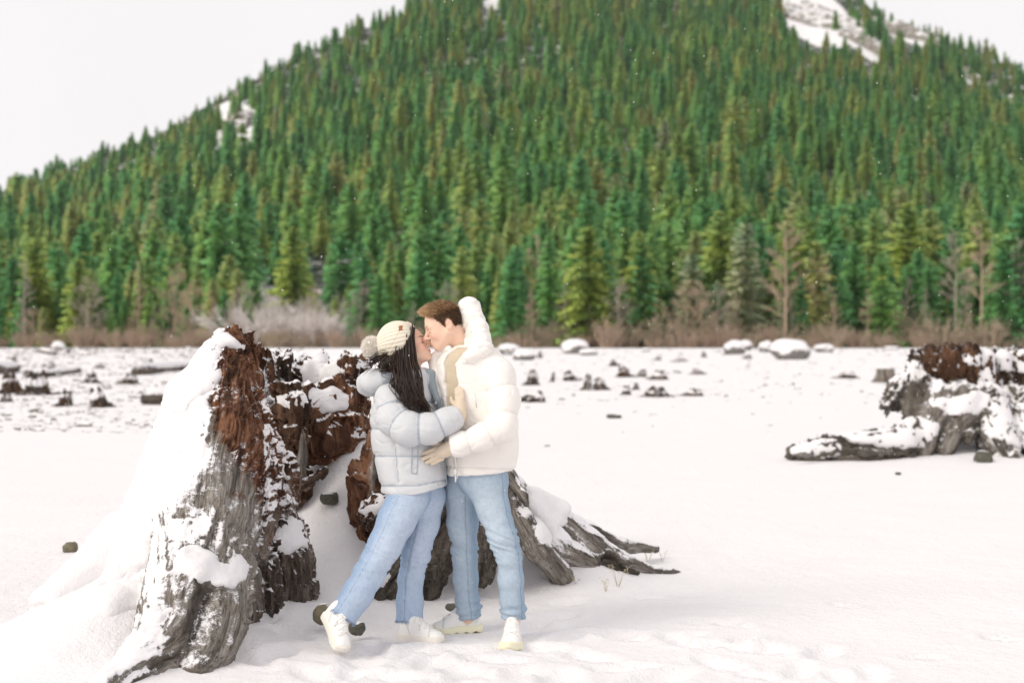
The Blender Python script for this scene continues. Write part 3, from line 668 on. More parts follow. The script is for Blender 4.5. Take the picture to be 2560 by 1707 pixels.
ls.limb(pts((480, 1000, 8.3, .15), (440, 1180, 8.05, .20), (380, 1330, 7.8, .20), (270, 1430, 7.6, .15), (130, 1540, 7.35, .10), (20, 1640, 7.05, .07)), 0.2, 0, 0.35, k=.08)
ls.limb(pts((410, 1380, 7.6, .16), (330, 1500, 7.3, .15), (240, 1610, 7.0, .09)), 0.1, 0, 0.45, k=.08)
ls.limb(pts((660, 1080, 8.45, .07), (685, 1180, 8.35, .11), (690, 1260, 8.3, .10)), 0.55, 0.5, 0.22, k=.04)
ls.limb(pts((670, 1300, 8.1, .15), (700, 1400, 8.05, .16), (710, 1490, 8.1, .17)), 0.6, 0.55, 0.25, k=.05)
ls.limb(pts((640, 1420, 7.8, .13), (640, 1530, 7.75, .13)), 0.3, 0.6, 0.25, k=.05)
for (x0, y0, x1, y1, Y, r0, r1) in [(735, 1310, 748, 1390, 8.2, .05, .07), (748, 1400, 752, 1500, 8.25, .07, .08), (680, 1270, 730, 1330, 8.2, .08, .06), (600, 1330, 660, 1350, 7.9, .07, .09), (690, 1480, 700, 1545, 8.0, .10, .10), (610, 1450, 600, 1560, 7.5, .08, .09), (650, 1250, 668, 1330, 8.1, .05, .06), (715, 1190, 728, 1262, 8.35, .045, .05)]:
    ls.limb(pts((x0, y0, Y, r0), (x1, y1, Y, r1)), .6, .55, .22, k=.03)
for (x0, y0, x1, y1, Y, r0, r1, t, s) in [(588, 880, 589, 812, 8.4, .045, .014, .25, -.05), (598, 880, 600, 824, 8.45, .03, .012, .3, .4), (553, 880, 549, 838, 8.5, .045, .018, .4, .2), (563, 880, 566, 842, 8.5, .035, .014, .4, .3), (615, 950, 618, 842, 8.45, .05, .016, .4, .3),
                                    (630, 960, 626, 832, 8.5, .035, .012, .4, .35), (640, 1010, 636, 862, 8.5, .045, .022, .3, .45), (655, 1000, 652, 874, 8.6, .045, .03, .25, .5), (668, 960, 664, 876, 8.7, .04, .03, .6, .1), (655, 1090, 640, 1000, 8.25, .07, .04, .7, .3)]:
    ls.limb(pts((x0, y0, Y, r0), (x1, y1, Y, r1)), t, 0, s, k=.025)
def brown_side(V):
    xs = (V[:, 0] / V[:, 1] * F + CX); ys = CY - (V[:, 2] - CH) / V[:, 1] * F
    lineb = np.interp(ys, [830, 900, 1000, 1100, 1200, 1300, 1400, 1500], [560, 535, 525, 570, 600, 625, 640, 640]) + 70 * fbm(V * 5, 4, 66) + 25 * fbm(V * 22, 2, 67); return sst(-45, 45, xs - lineb), xs, ys
V, Fq, at = ls.mesh(0.0118, amp=0.021, seed=50, rf=lambda V, tn: brown_side(V)[0] * .9)
xs = (V[:, 0] / V[:, 1] * F + CX); ys = CY - (V[:, 2] - CH) / V[:, 1] * F
bs, _, _ = brown_side(V); at['tone'] = bs * np.interp(ys, [1180, 1300], [.95, .45]) * .9 + .08
at['snow'] = np.clip(at['snow'] - .12 * sst(1350, 1450, ys) + .34 * sst(650, 480, xs) * sst(1040, 1120, ys) * sst(1400, 1300, ys) + .16 * bs * sst(1060, 1120, ys), 0, 1)
edge = np.interp(ys, [830, 900, 1000, 1150, 1250], [560, 545, 528, 500, 430]) + 24 * fbm(V * 5, 3, 61)
at['snow'] = np.clip(at['snow'] + 0.75 * sst(12, -22, xs - edge) * sst(1300, 1180, ys) + 0.35 * sst(430, 380, xs) - 0.35 * sst(0, 40, xs - edge) * sst(1290, 1240, ys) * (xs < 660), 0, 1)
p_ = part('splintered_wall', V, Fq, M_WOOD, ST, attrs=at); tag(p_, 'tall leaning grey and red-brown wall of the stump with snow on its left face')
SN = ls.snow(0.014, [(W(495, 980, 8.25), (.20, .38, .42), (-.012, -.014, .014)), (W(505, 1430, 7.25), (.25, .32, .13), (0, -.012, .028)), (W(470, 1165, 7.85), (.17, .3, .13), (-.01, -.014, .022)), (W(545, 1235, 7.7), (.13, .25, .10), (0, -.016, .03)), (W(600, 1290, 7.75), (.15, .2, .10), (.005, -.012, .028)), (W(420, 1290, 7.85), (.2, .3, .22), (-.02, -.02, .04)),
                       (W(300, 1430, 7.6), (.6, .4, .30), (-.01, -.02, .05)), (W(330, 1560, 7.2), (.45, .35, .22), (-.01, -.02, .05)), (W(430, 1560, 7.0), (.16, .3, .2), (-.02, -.006, .02)), (W(690, 1165, 8.35), (.13, .2, .10), (0, -.01, .04)), (W(700, 1345, 8.05), (.2, .2, .09), (0, -.01, .028)), (W(560, 860, 8.45), (.13, .2, .07), (-.01, -.01, .035))], 70)
for V, Fs in SN: part('snow_patch', V, Fs, M_CAP, ST)
bw = Wood()
for (x, y1, y0, Y, r0, r1, t, dk, s) in [(690, 1190, 915, 9.3, .10, .09, .55, .55, .1), (715, 1240, 985, 9.05, .11, .08, .75, .45, .0), (745, 1230, 1015, 9.0, .08, .06, .8, .4, .0), (770, 1120, 1005, 9.15, .11, .10, .9, .15, .05), (815, 1110, 1000, 9.2, .12, .10, .9, .1, .05), (855, 1110, 975, 9.25, .10, .09, .95, 0, .0),
                                 (880, 1110, 905, 9.35, .085, .06, .95, .05, .1), (897, 1100, 930, 9.4, .06, .05, .9, 0, .25), (700, 1000, 925, 9.55, .13, .11, .6, .6, .1), (745, 1000, 935, 9.7, .13, .11, .75, .4, .1), (790, 1010, 955, 9.75, .11, .10, .8, .3, .2), (840, 1000, 930, 9.65, .10, .08, .9, .2, .2), (870, 1010, 912, 9.55, .09, .07, .9, .1, .2),
                                 (806, 960, 893, 9.85, .085, .045, .95, 0, .0), (795, 960, 905, 9.85, .06, .03, .9, 0, .0), (665, 1010, 900, 9.1, .06, .05, .4, .4, .3)]:
    lean = rng.uniform(-6, 6); bw.limb(pts((x, y1, Y, r0), (x + lean, (y0 + y1) / 2, Y, (r0 + r1) / 2), (x + lean * .4, y0, Y, r1)), t, min(.8, dk + .18), s, k=.03)
V, Fq, at = bw.mesh(0.0125, amp=0.028, seed=90, up=0.8); part('back_wall', V, Fq, M_WOOD, ST, attrs=at)
SN = bw.snow(0.014, [(W(770, 1000, 9.1), (.36, .22, .11), (0, -.01, .030)), (W(700, 925, 9.5), (.2, .2, .08), (0, 0, .030)), (W(810, 940, 9.7), (.3, .25, .09), (0, -.01, .030)), (W(870, 915, 9.5), (.16, .2, .08), (0, -.01, .028)), (W(806, 890, 9.85), (.1, .15, .06), (0, 0, .03))], 95)
for V, Fs in SN: part('snow_patch', V, Fs, M_CAP, ST)
rs = Wood()
rs.limb(pts((925, 1325, 8.75, .085), (918, 1230, 8.75, .080), (930, 1130, 8.8, .058), (938, 1030, 8.85, .018)), 0.95, 0.1, -0.1, k=.025)
rs.limb(pts((930, 1290, 8.66, .022), (933, 1180, 8.69, .026), (938, 1090, 8.76, .018), (941, 1040, 8.82, .008)), 0.12, 0.0, -0.1, k=.012)
rs.limb(pts((890, 1290, 8.75, .055), (885, 1200, 8.75, .05), (888, 1160, 8.75, .03)), 0.95, 0.2, 0.0, k=.03)
rs.limb(pts((955, 1325, 8.8, .085), (962, 1180, 8.85, .07), (958, 1060, 8.9, .025)), 0.7, 0.1, 0.05, k=.03)
rs.limb(pts((925, 1290, 8.6, .08), (945, 1265, 8.6, .075)), 0.8, 0.6, 0.25, k=.03)
rs.limb(pts((757, 1215, 8.85, .028), (755, 1150, 8.85, .03), (757, 1075, 8.85, .012)), 0.3, 0.0, 0.05, k=.01)
rs.limb(pts((765, 1210, 8.8, .035), (800, 1185, 8.7, .025), (815, 1172, 8.68, .012)), 0.6, 0.5, 0.1, k=.015)
# right-hand wall and roots
rs.limb(pts((930, 1520, 8.35, .09), (985, 1440, 8.4, .13), (1050, 1350, 8.5, .16), (1110, 1240, 8.65, .18), (1150, 1170, 8.8, .16)), 0.2, 0.75, -0.2, k=.06)
rs.limb(pts((1060, 1470, 8.45, .09), (1085, 1380, 8.5, .14), (1120, 1280, 8.6, .16)), 0.2, 0.8, -0.3, k=.05)
rs.limb(pts((1190, 1430, 8.6, .10), (1195, 1340, 8.65, .14), (1190, 1230, 8.75, .16)), 0.25, 0.7, -0.2, k=.05)
rs.limb(pts((1175, 1180, 8.9, .15), (1245, 1205, 8.85, .11), (1300, 1300, 8.75, .075), (1345, 1375, 8.72, .075), (1395, 1435, 8.85, .070), (1435, 1472, 9.0, .04)), 0.0, 0.05, 0.16, k=.05)
rs.limb(pts((1200, 1180, 9.05, .15), (1280, 1222, 9.1, .09), (1340, 1268, 9.15, .075), (1400, 1305, 9.2, .085), (1470, 1362, 9.25, .10), (1550, 1408, 9.35, .065), (1640, 1424, 9.55, .03), (1700, 1430, 9.7, .015)), 0.0, 0.05, 0.22, k=.06)
rs.limb(pts((1190, 1190, 8.95, .18), (1290, 1285, 8.98, .12), (1385, 1365, 9.02, .10), (1470, 1412, 9.1, .05)), 0.0, 0.0, 0.30, k=.10)
rs.limb(pts((1390, 1296, 9.3, .075), (1470, 1330, 9.5, .07), (1545, 1364, 9.8, .05), (1640, 1370, 10.3, .02)), 0.0, 0.05, 0.1, k=.05)
rs.limb(pts((1445, 1405, 9.2, .10), (1520, 1422, 9.2, .07), (1585, 1432, 9.25, .035)), 0.1, 0.9, -0.5, k=.04)
rs.limb(pts((1270, 1190, 8.75, .05), (1310, 1240, 8.65, .035), (1318, 1262, 8.62, .02)), 0.0, 0.2, 0.0, k=.03)
V, Fq, at = rs.mesh(0.0135, amp=0.015, seed=120, up=0.7); part('right_wall_and_roots', V, Fq, M_WOOD, ST, attrs=at)
SN = rs.snow(0.014, [(W(945, 1265, 8.65), (.13, .2, .08), (0, -.01, .04)), (W(1350, 1262, 9.1), (.22, .25, .14), (0, -.02, .05)), (W(960, 1440, 8.4), (.16, .2, .14), (-.02, 0, .04)), (W(1330, 1330, 8.95), (.14, .3, .14), (.02, 0, .05))], 130)
for V, Fs in SN: part('snow_patch', V, Fs, M_CAP, ST)
for o in ST.children:                  # broken wood stays faceted, weathered wood smooth
    if o.name.startswith(('splintered', 'back_wall', 'right_wall')):
        me = o.data; n_ = len(me.vertices); tv = np.zeros(n_, np.float32); dv = np.zeros(n_, np.float32); me.attributes['tone'].data.foreach_get('value', tv); me.attributes['dark'].data.foreach_get('value', dv)
        lv = np.zeros(len(me.loops), np.int32); me.loops.foreach_get('vertex_index', lv); rough = np.maximum(tv, dv)[lv.reshape(-1, 4)].mean(1) > .42
        me.polygons.foreach_set('use_smooth', ~rough); me.update()
print('great stump', time.time() - T0)

# ---------------- the stump at the right of the field
SR = empty('root_stump', W(2400, 1150, 19.2), 'large dark stump with a long bent root at the right of the snowfield', 'stump')
w2 = Wood()
for (x, y1, y0, Y, r0, r1, t, dk, s) in [(2290, 1000, 905, 19.8, .16, .12, .6, .5, .15), (2330, 1010, 895, 19.7, .17, .13, .9, .2, .1), (2375, 1010, 890, 19.6, .18, .14, 1, .1, .0), (2420, 1010, 885, 19.6, .18, .13, 1, .15, .0), (2460, 1000, 900, 19.7, .16, .12, .9, .2, .3), (2500, 1010, 905, 19.9, .17, .14, .7, .4, .3), (2545, 1020, 900, 20.0, .2, .16, .7, .3, .1), (2600, 1030, 910, 20.1, .2, .16, .4, .3, .1),
                                 (2425, 920, 872, 19.7, .08, .05, .3, .0, .2), (2395, 920, 885, 19.7, .06, .04, .4, .2, .2), (2448, 920, 884, 19.8, .05, .03, .2, 0, .4), (2265, 980, 940, 19.9, .1, .06, .8, .4, .4)]:
    w2.limb(pts((x, y1, Y, r0), (x + 3, y0, Y, r1)), t, min(.85, dk + .35), s - .1, k=.06)
for l, t, dk, s in [(((2310, 1000, 19.4, .25), (2300, 1080, 19.2, .22), (2250, 1120, 18.9, .22), (2150, 1128, 18.8, .20), (2050, 1132, 18.8, .17), (1990, 1142, 18.8, .10)), .1, .62, -.1), (((2340, 1010, 19.3, .28), (2320, 1090, 19.0, .14), (2310, 1140, 18.9, .1)), .0, .2, .3),
                    (((2400, 1010, 19.3, .3), (2385, 1080, 19.0, .14), (2360, 1130, 18.9, .10)), .0, .25, .1), (((2460, 1020, 19.4, .32), (2490, 1090, 19.1, .25), (2520, 1150, 18.9, .2)), .2, .45, .3), (((2540, 1020, 19.6, .3), (2580, 1090, 19.2, .25), (2620, 1150, 18.8, .2)), .2, .45, .25), (((2250, 970, 19.8, .14), (2225, 1010, 19.8, .12)), .1, .5, .3),
                    (((2430, 1040, 19.2, .14), (2425, 1090, 18.95, .08)), .2, .5, .2)]:
    w2.limb(pts(*l), t, dk, s, k=.08)
V, Fq, at = w2.mesh(0.030, amp=0.045, seed=160, up=0.55); part('wood', V, Fq, M_WOODF, SR, attrs=at)
SN = w2.snow(0.032, [(W(2210, 1075, 18.9), (.75, .5, .26), (0, -.01, .055)), (W(2040, 1115, 18.8), (.4, .4, .2), (0, 0, .045)), (W(2390, 1010, 19.2), (.42, .4, .18), (0, -.02, .05)), (W(2480, 900, 19.8), (.9, .4, .16), (0, -.01, .05)), (W(2530, 1060, 19.1), (.45, .4, .35), (0, -.02, .035)), (W(2275, 935, 19.8), (.3, .3, .2), (-.01, 0, .05)), (W(2480, 960, 19.6), (.25, .4, .3), (0, -.03, .035))], 170)
for V, Fs in SN: part('snow_patch', V, Fs, M_CAP, SR)

# ---------------- small stumps, logs and stones out on the field
def mini_stump(seed, top=0.6):
    r = np.random.default_rng(seed); w = Wood(); n = 7
    for k in range(n):
        a = 6.283 * (k + r.uniform(-.3, .3)) / n; R0 = .30; hh = r.uniform(.45, 1.0)
        c0 = A(math.cos(a) * R0 * 1.25, math.sin(a) * R0 * 1.25, 0.0); c1 = A(math.cos(a) * R0 * .75, math.sin(a) * R0 * .75, hh * top + .2)
        w.limb([(A(math.cos(a) * .95, math.sin(a) * .95, -.12), .07), (c0 + A(0, 0, .10), .15), (c1, .11 if hh < .8 else .06)], r.uniform(.2, .8), r.uniform(.3, .8), r.uniform(-.2, .15), k=.06)
    V, Fq, at = w.mesh(0.045, lo=A(-1.1, -1.1, -.15), hi=A(1.1, 1.1, 1.2), amp=.03, seed=seed, up=.55)
    V2, Fs = w.snow(0.05, [(A(0, 0, .5 * top + .15), (.42, .42, .25), (0, 0, .06))], seed)[0]
    return make_mesh('wood', V, Fq, at), make_mesh('snow_cap', V2, Fs)
MS = [mini_stump(500 + i, t) for i, t in enumerate((.75, .55, .95, .45, .6, .85, .5, .7))]
def put_stump(px, py, wpx, hpx, k, lab):
    Y = CH * F / (py - CY); b0 = W(px, py, Y); b0[2] = float(ground_z(A(b0[0]), A(b0[1]))[0]) - .02
    t = empty('field_stump', b0, lab, 'stump', 'stumps out on the snowfield'); s = wpx / F * Y / 1.25; hz_ = hpx / F * Y / (0.95, .75, 1.1, .65)[k]; k = k + 4 * int(rng.random() < .5)
    t.scale = (s * rng.uniform(.75, 1.3), s, hz_ * rng.uniform(.85, 1.2)); t.rotation_euler = (rng.uniform(-.22, .22), rng.uniform(-.22, .22), rng.uniform(0, 6.28)); obj('wood', MS[k][0], M_WOODF, t); obj('snow_cap', MS[k][1], M_CAP, t)
FS = [(28, 985, 62, 62, 0, 'tall brown square stump at the left edge of the snowfield'), (92, 990, 78, 44, 1, 'wide dark stump second from the left edge of the snowfield'), (38, 918, 26, 34, 2, 'spiky dark stump behind the tall brown stump at the left edge'), (16, 1008, 40, 20, 3, 'low dark stump in the left corner of the snowfield'),
      (163, 1015, 44, 50, 2, 'pointed snowy stump left of the pale cut stump'), (250, 1018, 56, 32, 3, 'pale cut stump left of the great hollow stump'), (228, 960, 46, 34, 0, 'snowy stump behind the pale cut stump'), (250, 922, 26, 14, 1, 'small far stump above the pale cut stump'), (145, 942, 24, 12, 3, 'small low stump beyond the wide dark stump'), (70, 948, 26, 24, 2, 'narrow dark stump beyond the wide dark stump'),
      (325, 960, 50, 32, 1, 'snow-heaped stump left of the great stump'), (378, 915, 26, 20, 2, 'small pointed stump left of the great stump'), (335, 916, 22, 12, 3, 'little far stump left of the small pointed one'), (172, 884, 14, 18, 2, 'thin upright stump far off by the round boulder at left'), (110, 920, 18, 14, 2, 'tiny far stump above the left stumps'), (130, 925, 24, 14, 1, 'tiny low stump above the left stumps, right of another'), (360, 985, 26, 14, 3, 'low snowy lump of a stump against the great stump\'s left side'),
      (1330, 962, 44, 46, 0, 'dark ragged stump closest to the man\'s arm'), (1337, 1003, 62, 34, 3, 'low brown stump below the ragged one, right of the man'), (1468, 975, 26, 44, 2, 'tall thin left half of a forked stump right of the man'), (1500, 975, 46, 34, 0, 'pointed stump touching the tall thin one'), (1425, 952, 40, 22, 1, 'snow-capped low stump between two taller ones'), (1380, 955, 14, 30, 2, 'very thin upright snag right of the man'),
      (1535, 917, 30, 12, 3, 'small flat stump farthest back in the middle cluster'), (1560, 945, 54, 26, 0, 'wide ragged stump in the middle cluster'), (1605, 945, 30, 22, 2, 'narrow stump at the right of the middle cluster'), (1647, 950, 56, 24, 1, 'spreading stump at the right end of the middle cluster'), (1690, 930, 22, 8, 3, 'tiny flat stump beyond the middle cluster'), (1742, 936, 40, 14, 3, 'low stump farthest right of the far row'), (1565, 988, 30, 18, 1, 'small stump at the left of the nearer row'), (1590, 975, 20, 16, 0, 'small round stump above the nearer row'), (1640, 992, 74, 30, 0, 'widest stump with splayed roots in the nearer row'), (1735, 990, 66, 22, 1, 'low arched stump at the right of the nearer row'), (1350, 895, 14, 14, 2, 'tiny far stump right of the man\'s shoulder'),
      (1645, 900, 24, 14, 1, 'tiny far stump beneath the small boulders'), (1700, 904, 34, 10, 3, 'flat far stump left of the big boulder'), (1870, 897, 24, 16, 0, 'small far stump just left of the big boulder'), (2120, 945, 60, 16, 3, 'low snow-buried stump left of the cut stump'), (1760, 893, 18, 14, 0, 'tiny far stump left of the small stacked boulders')]
for a_ in FS: put_stump(*a_)
# the clean cut stump beyond the right-hand one
def lathe(prof, n=20, wob=0.0, seed=0):
    r = np.random.default_rng(seed); th = np.arange(n) * 2 * math.pi / n; V = []; lob = 1 + wob * np.sin(th * 5 + 1) + wob * .6 * r.normal(0, 1, n)
    for i, (rr, z) in enumerate(prof): V.append(np.stack([rr * np.cos(th) * (lob if rr > .02 else 1), rr * np.sin(th) * (lob if rr > .02 else 1), np.full(n, z)], -1))
    V = np.concatenate(V); i = np.arange(len(prof) - 1)[:, None] * n; j = np.arange(n)[None]; j2 = (j + 1) % n
    return V, np.stack([i + j, i + j2, i + n + j2, i + n + j], -1).reshape(-1, 4)
Y = CH * F / (958 - CY); b0 = W(2213, 958, Y); b0[2] = 0; CS = empty('cut_stump', b0, 'pale clean-cut stump with flared foot, left of the large right stump', 'stump')
s_ = Y / F; V, Fq = lathe([(42 * s_, -.1), (34 * s_, 4 * s_), (26 * s_, 12 * s_), (22 * s_, 24 * s_), (20.5 * s_, 38 * s_), (.001, 38.5 * s_)], 24, .06, 3)
part('wood', V + b0, Fq, M_WOODF, CS, attrs={'tone': np.full(len(V), .35), 'snow': np.full(len(V), .1), 'grain': V * A(1, 1, 1)})
V, Fq = lathe([(21.5 * s_, 37 * s_), (22.2 * s_, 40 * s_), (19 * s_, 43 * s_), (10 * s_, 44.5 * s_), (.001, 45 * s_)], 24, .04, 4); part('snow_cap', V + b0, Fq, M_CAP, CS)
# logs
def log(x0, y0, x1, y1, r, lab, snag=False):
    Ya = CH * F / (y0 - CY); Yb = CH * F / (y1 - CY); a = W(x0, y0, Ya); c = W(x1, y1, Yb); a[2] = c[2] = r * .7; w = Wood(); m_ = (a + c) / 2
    w.limb([(a, r), (m_ + A(0, 0, .02), r * .92), (c, r * .7)], .4, .45, 0.05)
    if snag: w.limb([(m_, r * .5), (m_ + A(.1, 0, r * 3), r * .2)], .3, .5, .1)
    V, Fq, at = w.mesh(max(r / 5, .03), amp=r * .12, seed=int(x0) + 600, up=.75); t = empty('fallen_log', m_ * A(1, 1, 0), lab, 'log', 'logs lying on the snowfield'); part('wood', V, Fq, M_WOODF, t, attrs=at)
    SN = w.snow(max(r / 4, .035), [((a + c) / 2 + A(0, 0, r * .9), (np.abs(c - a)[0] / 2 + r, np.abs(c - a)[1] / 2 + r, r * 1.0), (0, 0, r * .35))], int(x0)); part('snow_cap', *SN[0], M_CAP, t)
log(375, 1012, 500, 1010, .22, 'dark snow-topped log running behind the great stump\'s left side'); log(345, 940, 480, 924, .28, 'long snow-covered log beyond the dark log at left'); log(100, 880, 135, 888, .35, 'leaning pale log beside the round boulder at far left')
log(-20, 935, 40, 930, .3, 'snowy log at the left edge behind the brown stump'); log(85, 945, 200, 930, .16, 'thin log half buried among the left stumps')
# stones and boulders
def m_stone(name, c0, c1, thr):
    b = NB(name); o = b.obj(); g = b.gen(); s = b.n('ShaderNodeSeparateXYZ', {'Vector': g.outputs['Normal']}); n = b.noise(o, 3, 5, .6); n2 = b.noise(o, 26, 4)
    f = b.ramp(b.math('ADD', s.outputs['Z'], b.math('MULTIPLY', b.math('SUBTRACT', n, .5), 1.1)), [(thr, 0.0), (thr + .10, 1.0)])
    c = b.mix(f, b.mix(n2, c0, c1), SNOWC); b.bump(n2, .4, .02); return b.fin(c, .85, .2)
M_BOULD = m_stone('boulder_stone', (.10, .095, .09), (.30, .28, .26), -.02); M_STONE = m_stone('bare_stone', (.09, .08, .055), (.26, .23, .16), .80); M_STONE2 = m_stone('half_snowed_stone', (.04, .045, .035), (.17, .16, .13), .80)
def rock(name, px, py, wpx, hpx, mat, lab, grp, Y=None, dep=.8, seed=0, cat='rock', lift=0.0):
    Y = Y or CH * F / (py - CY); c = W(px, py - hpx * .42, Y); r3 = A(wpx / 2, wpx / 2 * dep, hpx * .62) * Y / F
    def f(P):
        q = P - c; return ell(P, c, r3) + r3.min() * (.28 * fbm(q / r3 * 1.1 + seed * 3.7, 3, seed) + .22 * np.abs(fbm(q / r3 * .8 + 9 + seed, 2, seed + 1)))
    V, Fq = mesh_sdf(f, c - r3 * 1.35, c + r3 * 1.35, float(r3.max() / 14), B=4); V = relax(V, Fq, 1)
    return tag(solo(name, V, Fq, mat, A(c[0], c[1], c[2] - r3[2])), lab, cat, grp)
for (px, py, w_, h_, lab, sd) in [(1977, 898, 104, 52, 'biggest snow-covered boulder in front of the bare trees at right', 1), (1915, 880, 38, 28, 'small snowy boulder touching the left of the biggest boulder', 2), (2060, 880, 54, 20, 'low snowy boulder just right of the biggest boulder', 3), (1835, 886, 60, 34, 'snowy boulder left of the biggest one, in front of a smaller', 4), (1862, 876, 40, 26, 'smaller boulder behind the snowy one left of the biggest', 5),
                                  (1273, 888, 62, 30, 'dark-footed snowy boulder at the man\'s shoulder', 6), (1310, 900, 60, 26, 'low snowy boulder in front of the one at the man\'s shoulder', 7), (1437, 884, 70, 36, 'pale snow-heaped boulder right of the man', 8), (145, 876, 34, 24, 'round snowy boulder at the far left forest edge', 9), (1470, 888, 50, 16, 'flat snowy boulder right of the pale heaped one', 10), (2230, 875, 40, 10, 'thin snowy boulder far off left of the right stump', 12), (1615, 879, 26, 10, 'tiny snowy boulder midway along the right forest edge', 13)]:
    rock('boulder', px, py, w_, h_, M_BOULD, lab, 'snowy boulders at the forest edge', dep=.7, seed=sd)
for (px, py, w_, h_, Y, m_, lab, sd) in [(176, 1378, 40, 26, None, M_STONE, 'small ochre stone alone in the snow left of the stump', 20), (1535, 1046, 40, 14, None, M_STONE2, 'flat dark stone alone in the right snowfield', 21), (2458, 1158, 46, 32, None, M_STONE2, 'rounded brown stone at the foot of the right stump', 22), (822, 1258, 50, 30, 8.9, M_STONE2, 'grey snow-flecked stone inside the hollow stump', 23),
                                         (808, 1552, 56, 46, 7.55, M_STONE, 'olive stone behind the heel of the woman\'s lifted foot', 24), (893, 1582, 46, 32, 7.45, M_STONE2, 'dark stone beside the toe of the woman\'s lifted foot', 25), (1128, 1524, 32, 20, 8.1, M_STONE2, 'little dark stone between the couple behind their shoes', 26), (2245, 1186, 16, 8, None, M_STONE2, 'tiny dark pebble in front of the right stump', 27), (1368, 1117, 16, 6, None, M_STONE2, 'tiny pebble right of the man\'s elbow in the snow', 28), (2012, 1140, 42, 26, 18.3, M_BOULD, 'snow lump stone at the tip of the bent root', 29)]:
    rock('stone', px, py, w_, h_, m_, lab, 'stones in the snow', Y, seed=sd, cat='stone')
print('stumps', time.time() - T0)
# ================================================================== the couple
MARGIN = 0.12
def m_skin():
    b = NB('skin'); o = b.obj()
    c = b.mix(b.attr('lip'), (0.86, 0.59, 0.455), (0.70, 0.27, 0.22)); c = b.mix(b.math('MULTIPLY', b.attr('blush'), 0.55), c, (0.82, 0.38, 0.28)); c = b.mix(b.attr('brow'), c, (0.06, 0.035, 0.025))
    c = b.mix(b.math('MULTIPLY', b.noise(o, 60, 3), 0.12), c, (0.74, 0.45, 0.33)); b.bump(b.noise(o, 300, 2), .05, .002)
    return b.fin(c, .5, .35, (.25, (1, .35, .2), .012))
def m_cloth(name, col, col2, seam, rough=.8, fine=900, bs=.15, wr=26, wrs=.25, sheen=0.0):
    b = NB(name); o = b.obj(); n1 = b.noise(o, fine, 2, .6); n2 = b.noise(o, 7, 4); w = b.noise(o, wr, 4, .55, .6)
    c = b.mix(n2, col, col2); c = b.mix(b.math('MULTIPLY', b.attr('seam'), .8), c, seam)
    b.bump(b.math('ADD', b.math('MULTIPLY', n1, bs), b.math('MULTIPLY', w, wrs)), .5, .012)
    if sheen: b.b.inputs['Sheen Weight'].default_value = sheen
    return b.fin(c, rough, .25)
def m_denim(name, base, fade):
    b = NB(name); o = b.obj(); n = b.noise(b.map(o, (1, 1, .35)), 240, 3, .7); n2 = b.noise(o, 9, 5, .65)
    c = b.mix(b.math('MULTIPLY', b.attr('fade'), .9), base, fade); c = b.mix(b.math('MULTIPLY', n, .5), c, tuple(min(1, x * 1.35) for x in fade)); c = b.mix(b.math('MULTIPLY', n2, .45), c, base)
    c = b.mix(b.math('MULTIPLY', b.ramp(b.noise(o, 48, 4, .7), [(.42, 0.0), (.68, 1.0)]), .22), c, tuple(x * .8 for x in base)); c = b.mix(b.math('MULTIPLY', b.attr('seam'), .42), c, tuple(x * .55 for x in base))
    b.bump(b.math('ADD', b.math('MULTIPLY', n, .15), b.math('MULTIPLY', b.noise(o, 30, 3, .5, .8), .35)), .5, .010); return b.fin(c, .9, .15)
def m_knit(name, c0, c1, sx, sz):
    b = NB(name); g = b.attr('grain', 'Vector'); w = b.n('ShaderNodeTexWave', {'Vector': b.map(g, (sx, sx, sz)), 'Scale': 1.0, 'Distortion': 1.0, 'Detail': 2, 'Detail Scale': 2}, wave_type='BANDS', bands_direction='X').outputs['Fac']
    c = b.mix(w, c0, c1); b.bump(b.math('ADD', w, b.math('MULTIPLY', b.noise(b.obj(), 400, 2), .4)), .55, .006); return b.fin(c, .9, .15)
def m_hair(name, stops, rough=.45):
    b = NB(name); o = b.obj(); v = b.math('ADD', b.math('MULTIPLY', b.noise(o, 160, 2), .25), b.attr('shade')); m_ = b.fin(b.ramp(v, stops), rough, .4)
    if False:
        tr = b.n('ShaderNodeBsdfTranslucent', {'Color': (.95, .90, .84, 1)}); ms = b.n('ShaderNodeMixShader', {0: .25}); b.t.links.new(b.b.outputs[0], ms.inputs[1]); b.t.links.new(tr.outputs[0], ms.inputs[2]); b.t.links.new(ms.outputs[0], b.out.inputs[0])
    return m_
M_SKIN = m_skin()
M_GREYJ = m_cloth('pale_blue_puffer', (.56, .57, .595), (.62, .63, .65), (.22, .28, .36), .65, 700, .06, 20, .5)  # dark blue is painted shading along the quilting lines
M_LINING = m_cloth('blue_lining', (.25, .30, .34), (.31, .36, .40), (.14, .18, .22), .8)
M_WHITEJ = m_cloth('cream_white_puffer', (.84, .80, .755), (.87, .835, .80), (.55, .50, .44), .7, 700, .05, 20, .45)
M_JEANW = m_denim('light_blue_denim', (.19, .29, .46), (.56, .63, .72)); M_JEANM = m_denim('faded_blue_denim', (.20, .30, .42), (.54, .61, .67))
M_SWEAT = m_knit('beige_knit', (.62, .51, .37), (.80, .69, .53), 55, 30); M_CREAM = m_cloth('cream_fleece', (.82, .74, .58), (.86, .79, .64), (.6, .5, .4), .95, 300, .6)
M_GLOVE = m_cloth('beige_knit_glove', (.70, .58, .45), (.77, .66, .53), (.38, .28, .2), .95, 330, .8, 60, .1)
M_BEANIE = m_cloth('cream_knit_beanie', (.83, .76, .62), (.87, .81, .69), (.42, .33, .23), .95, 260, .8, 60, .1); M_FUR = m_hair('pompom_fur', [(.1, (.72, .55, .40)), (.4, (.90, .82, .72)), (.8, (.95, .91, .86))], .8)
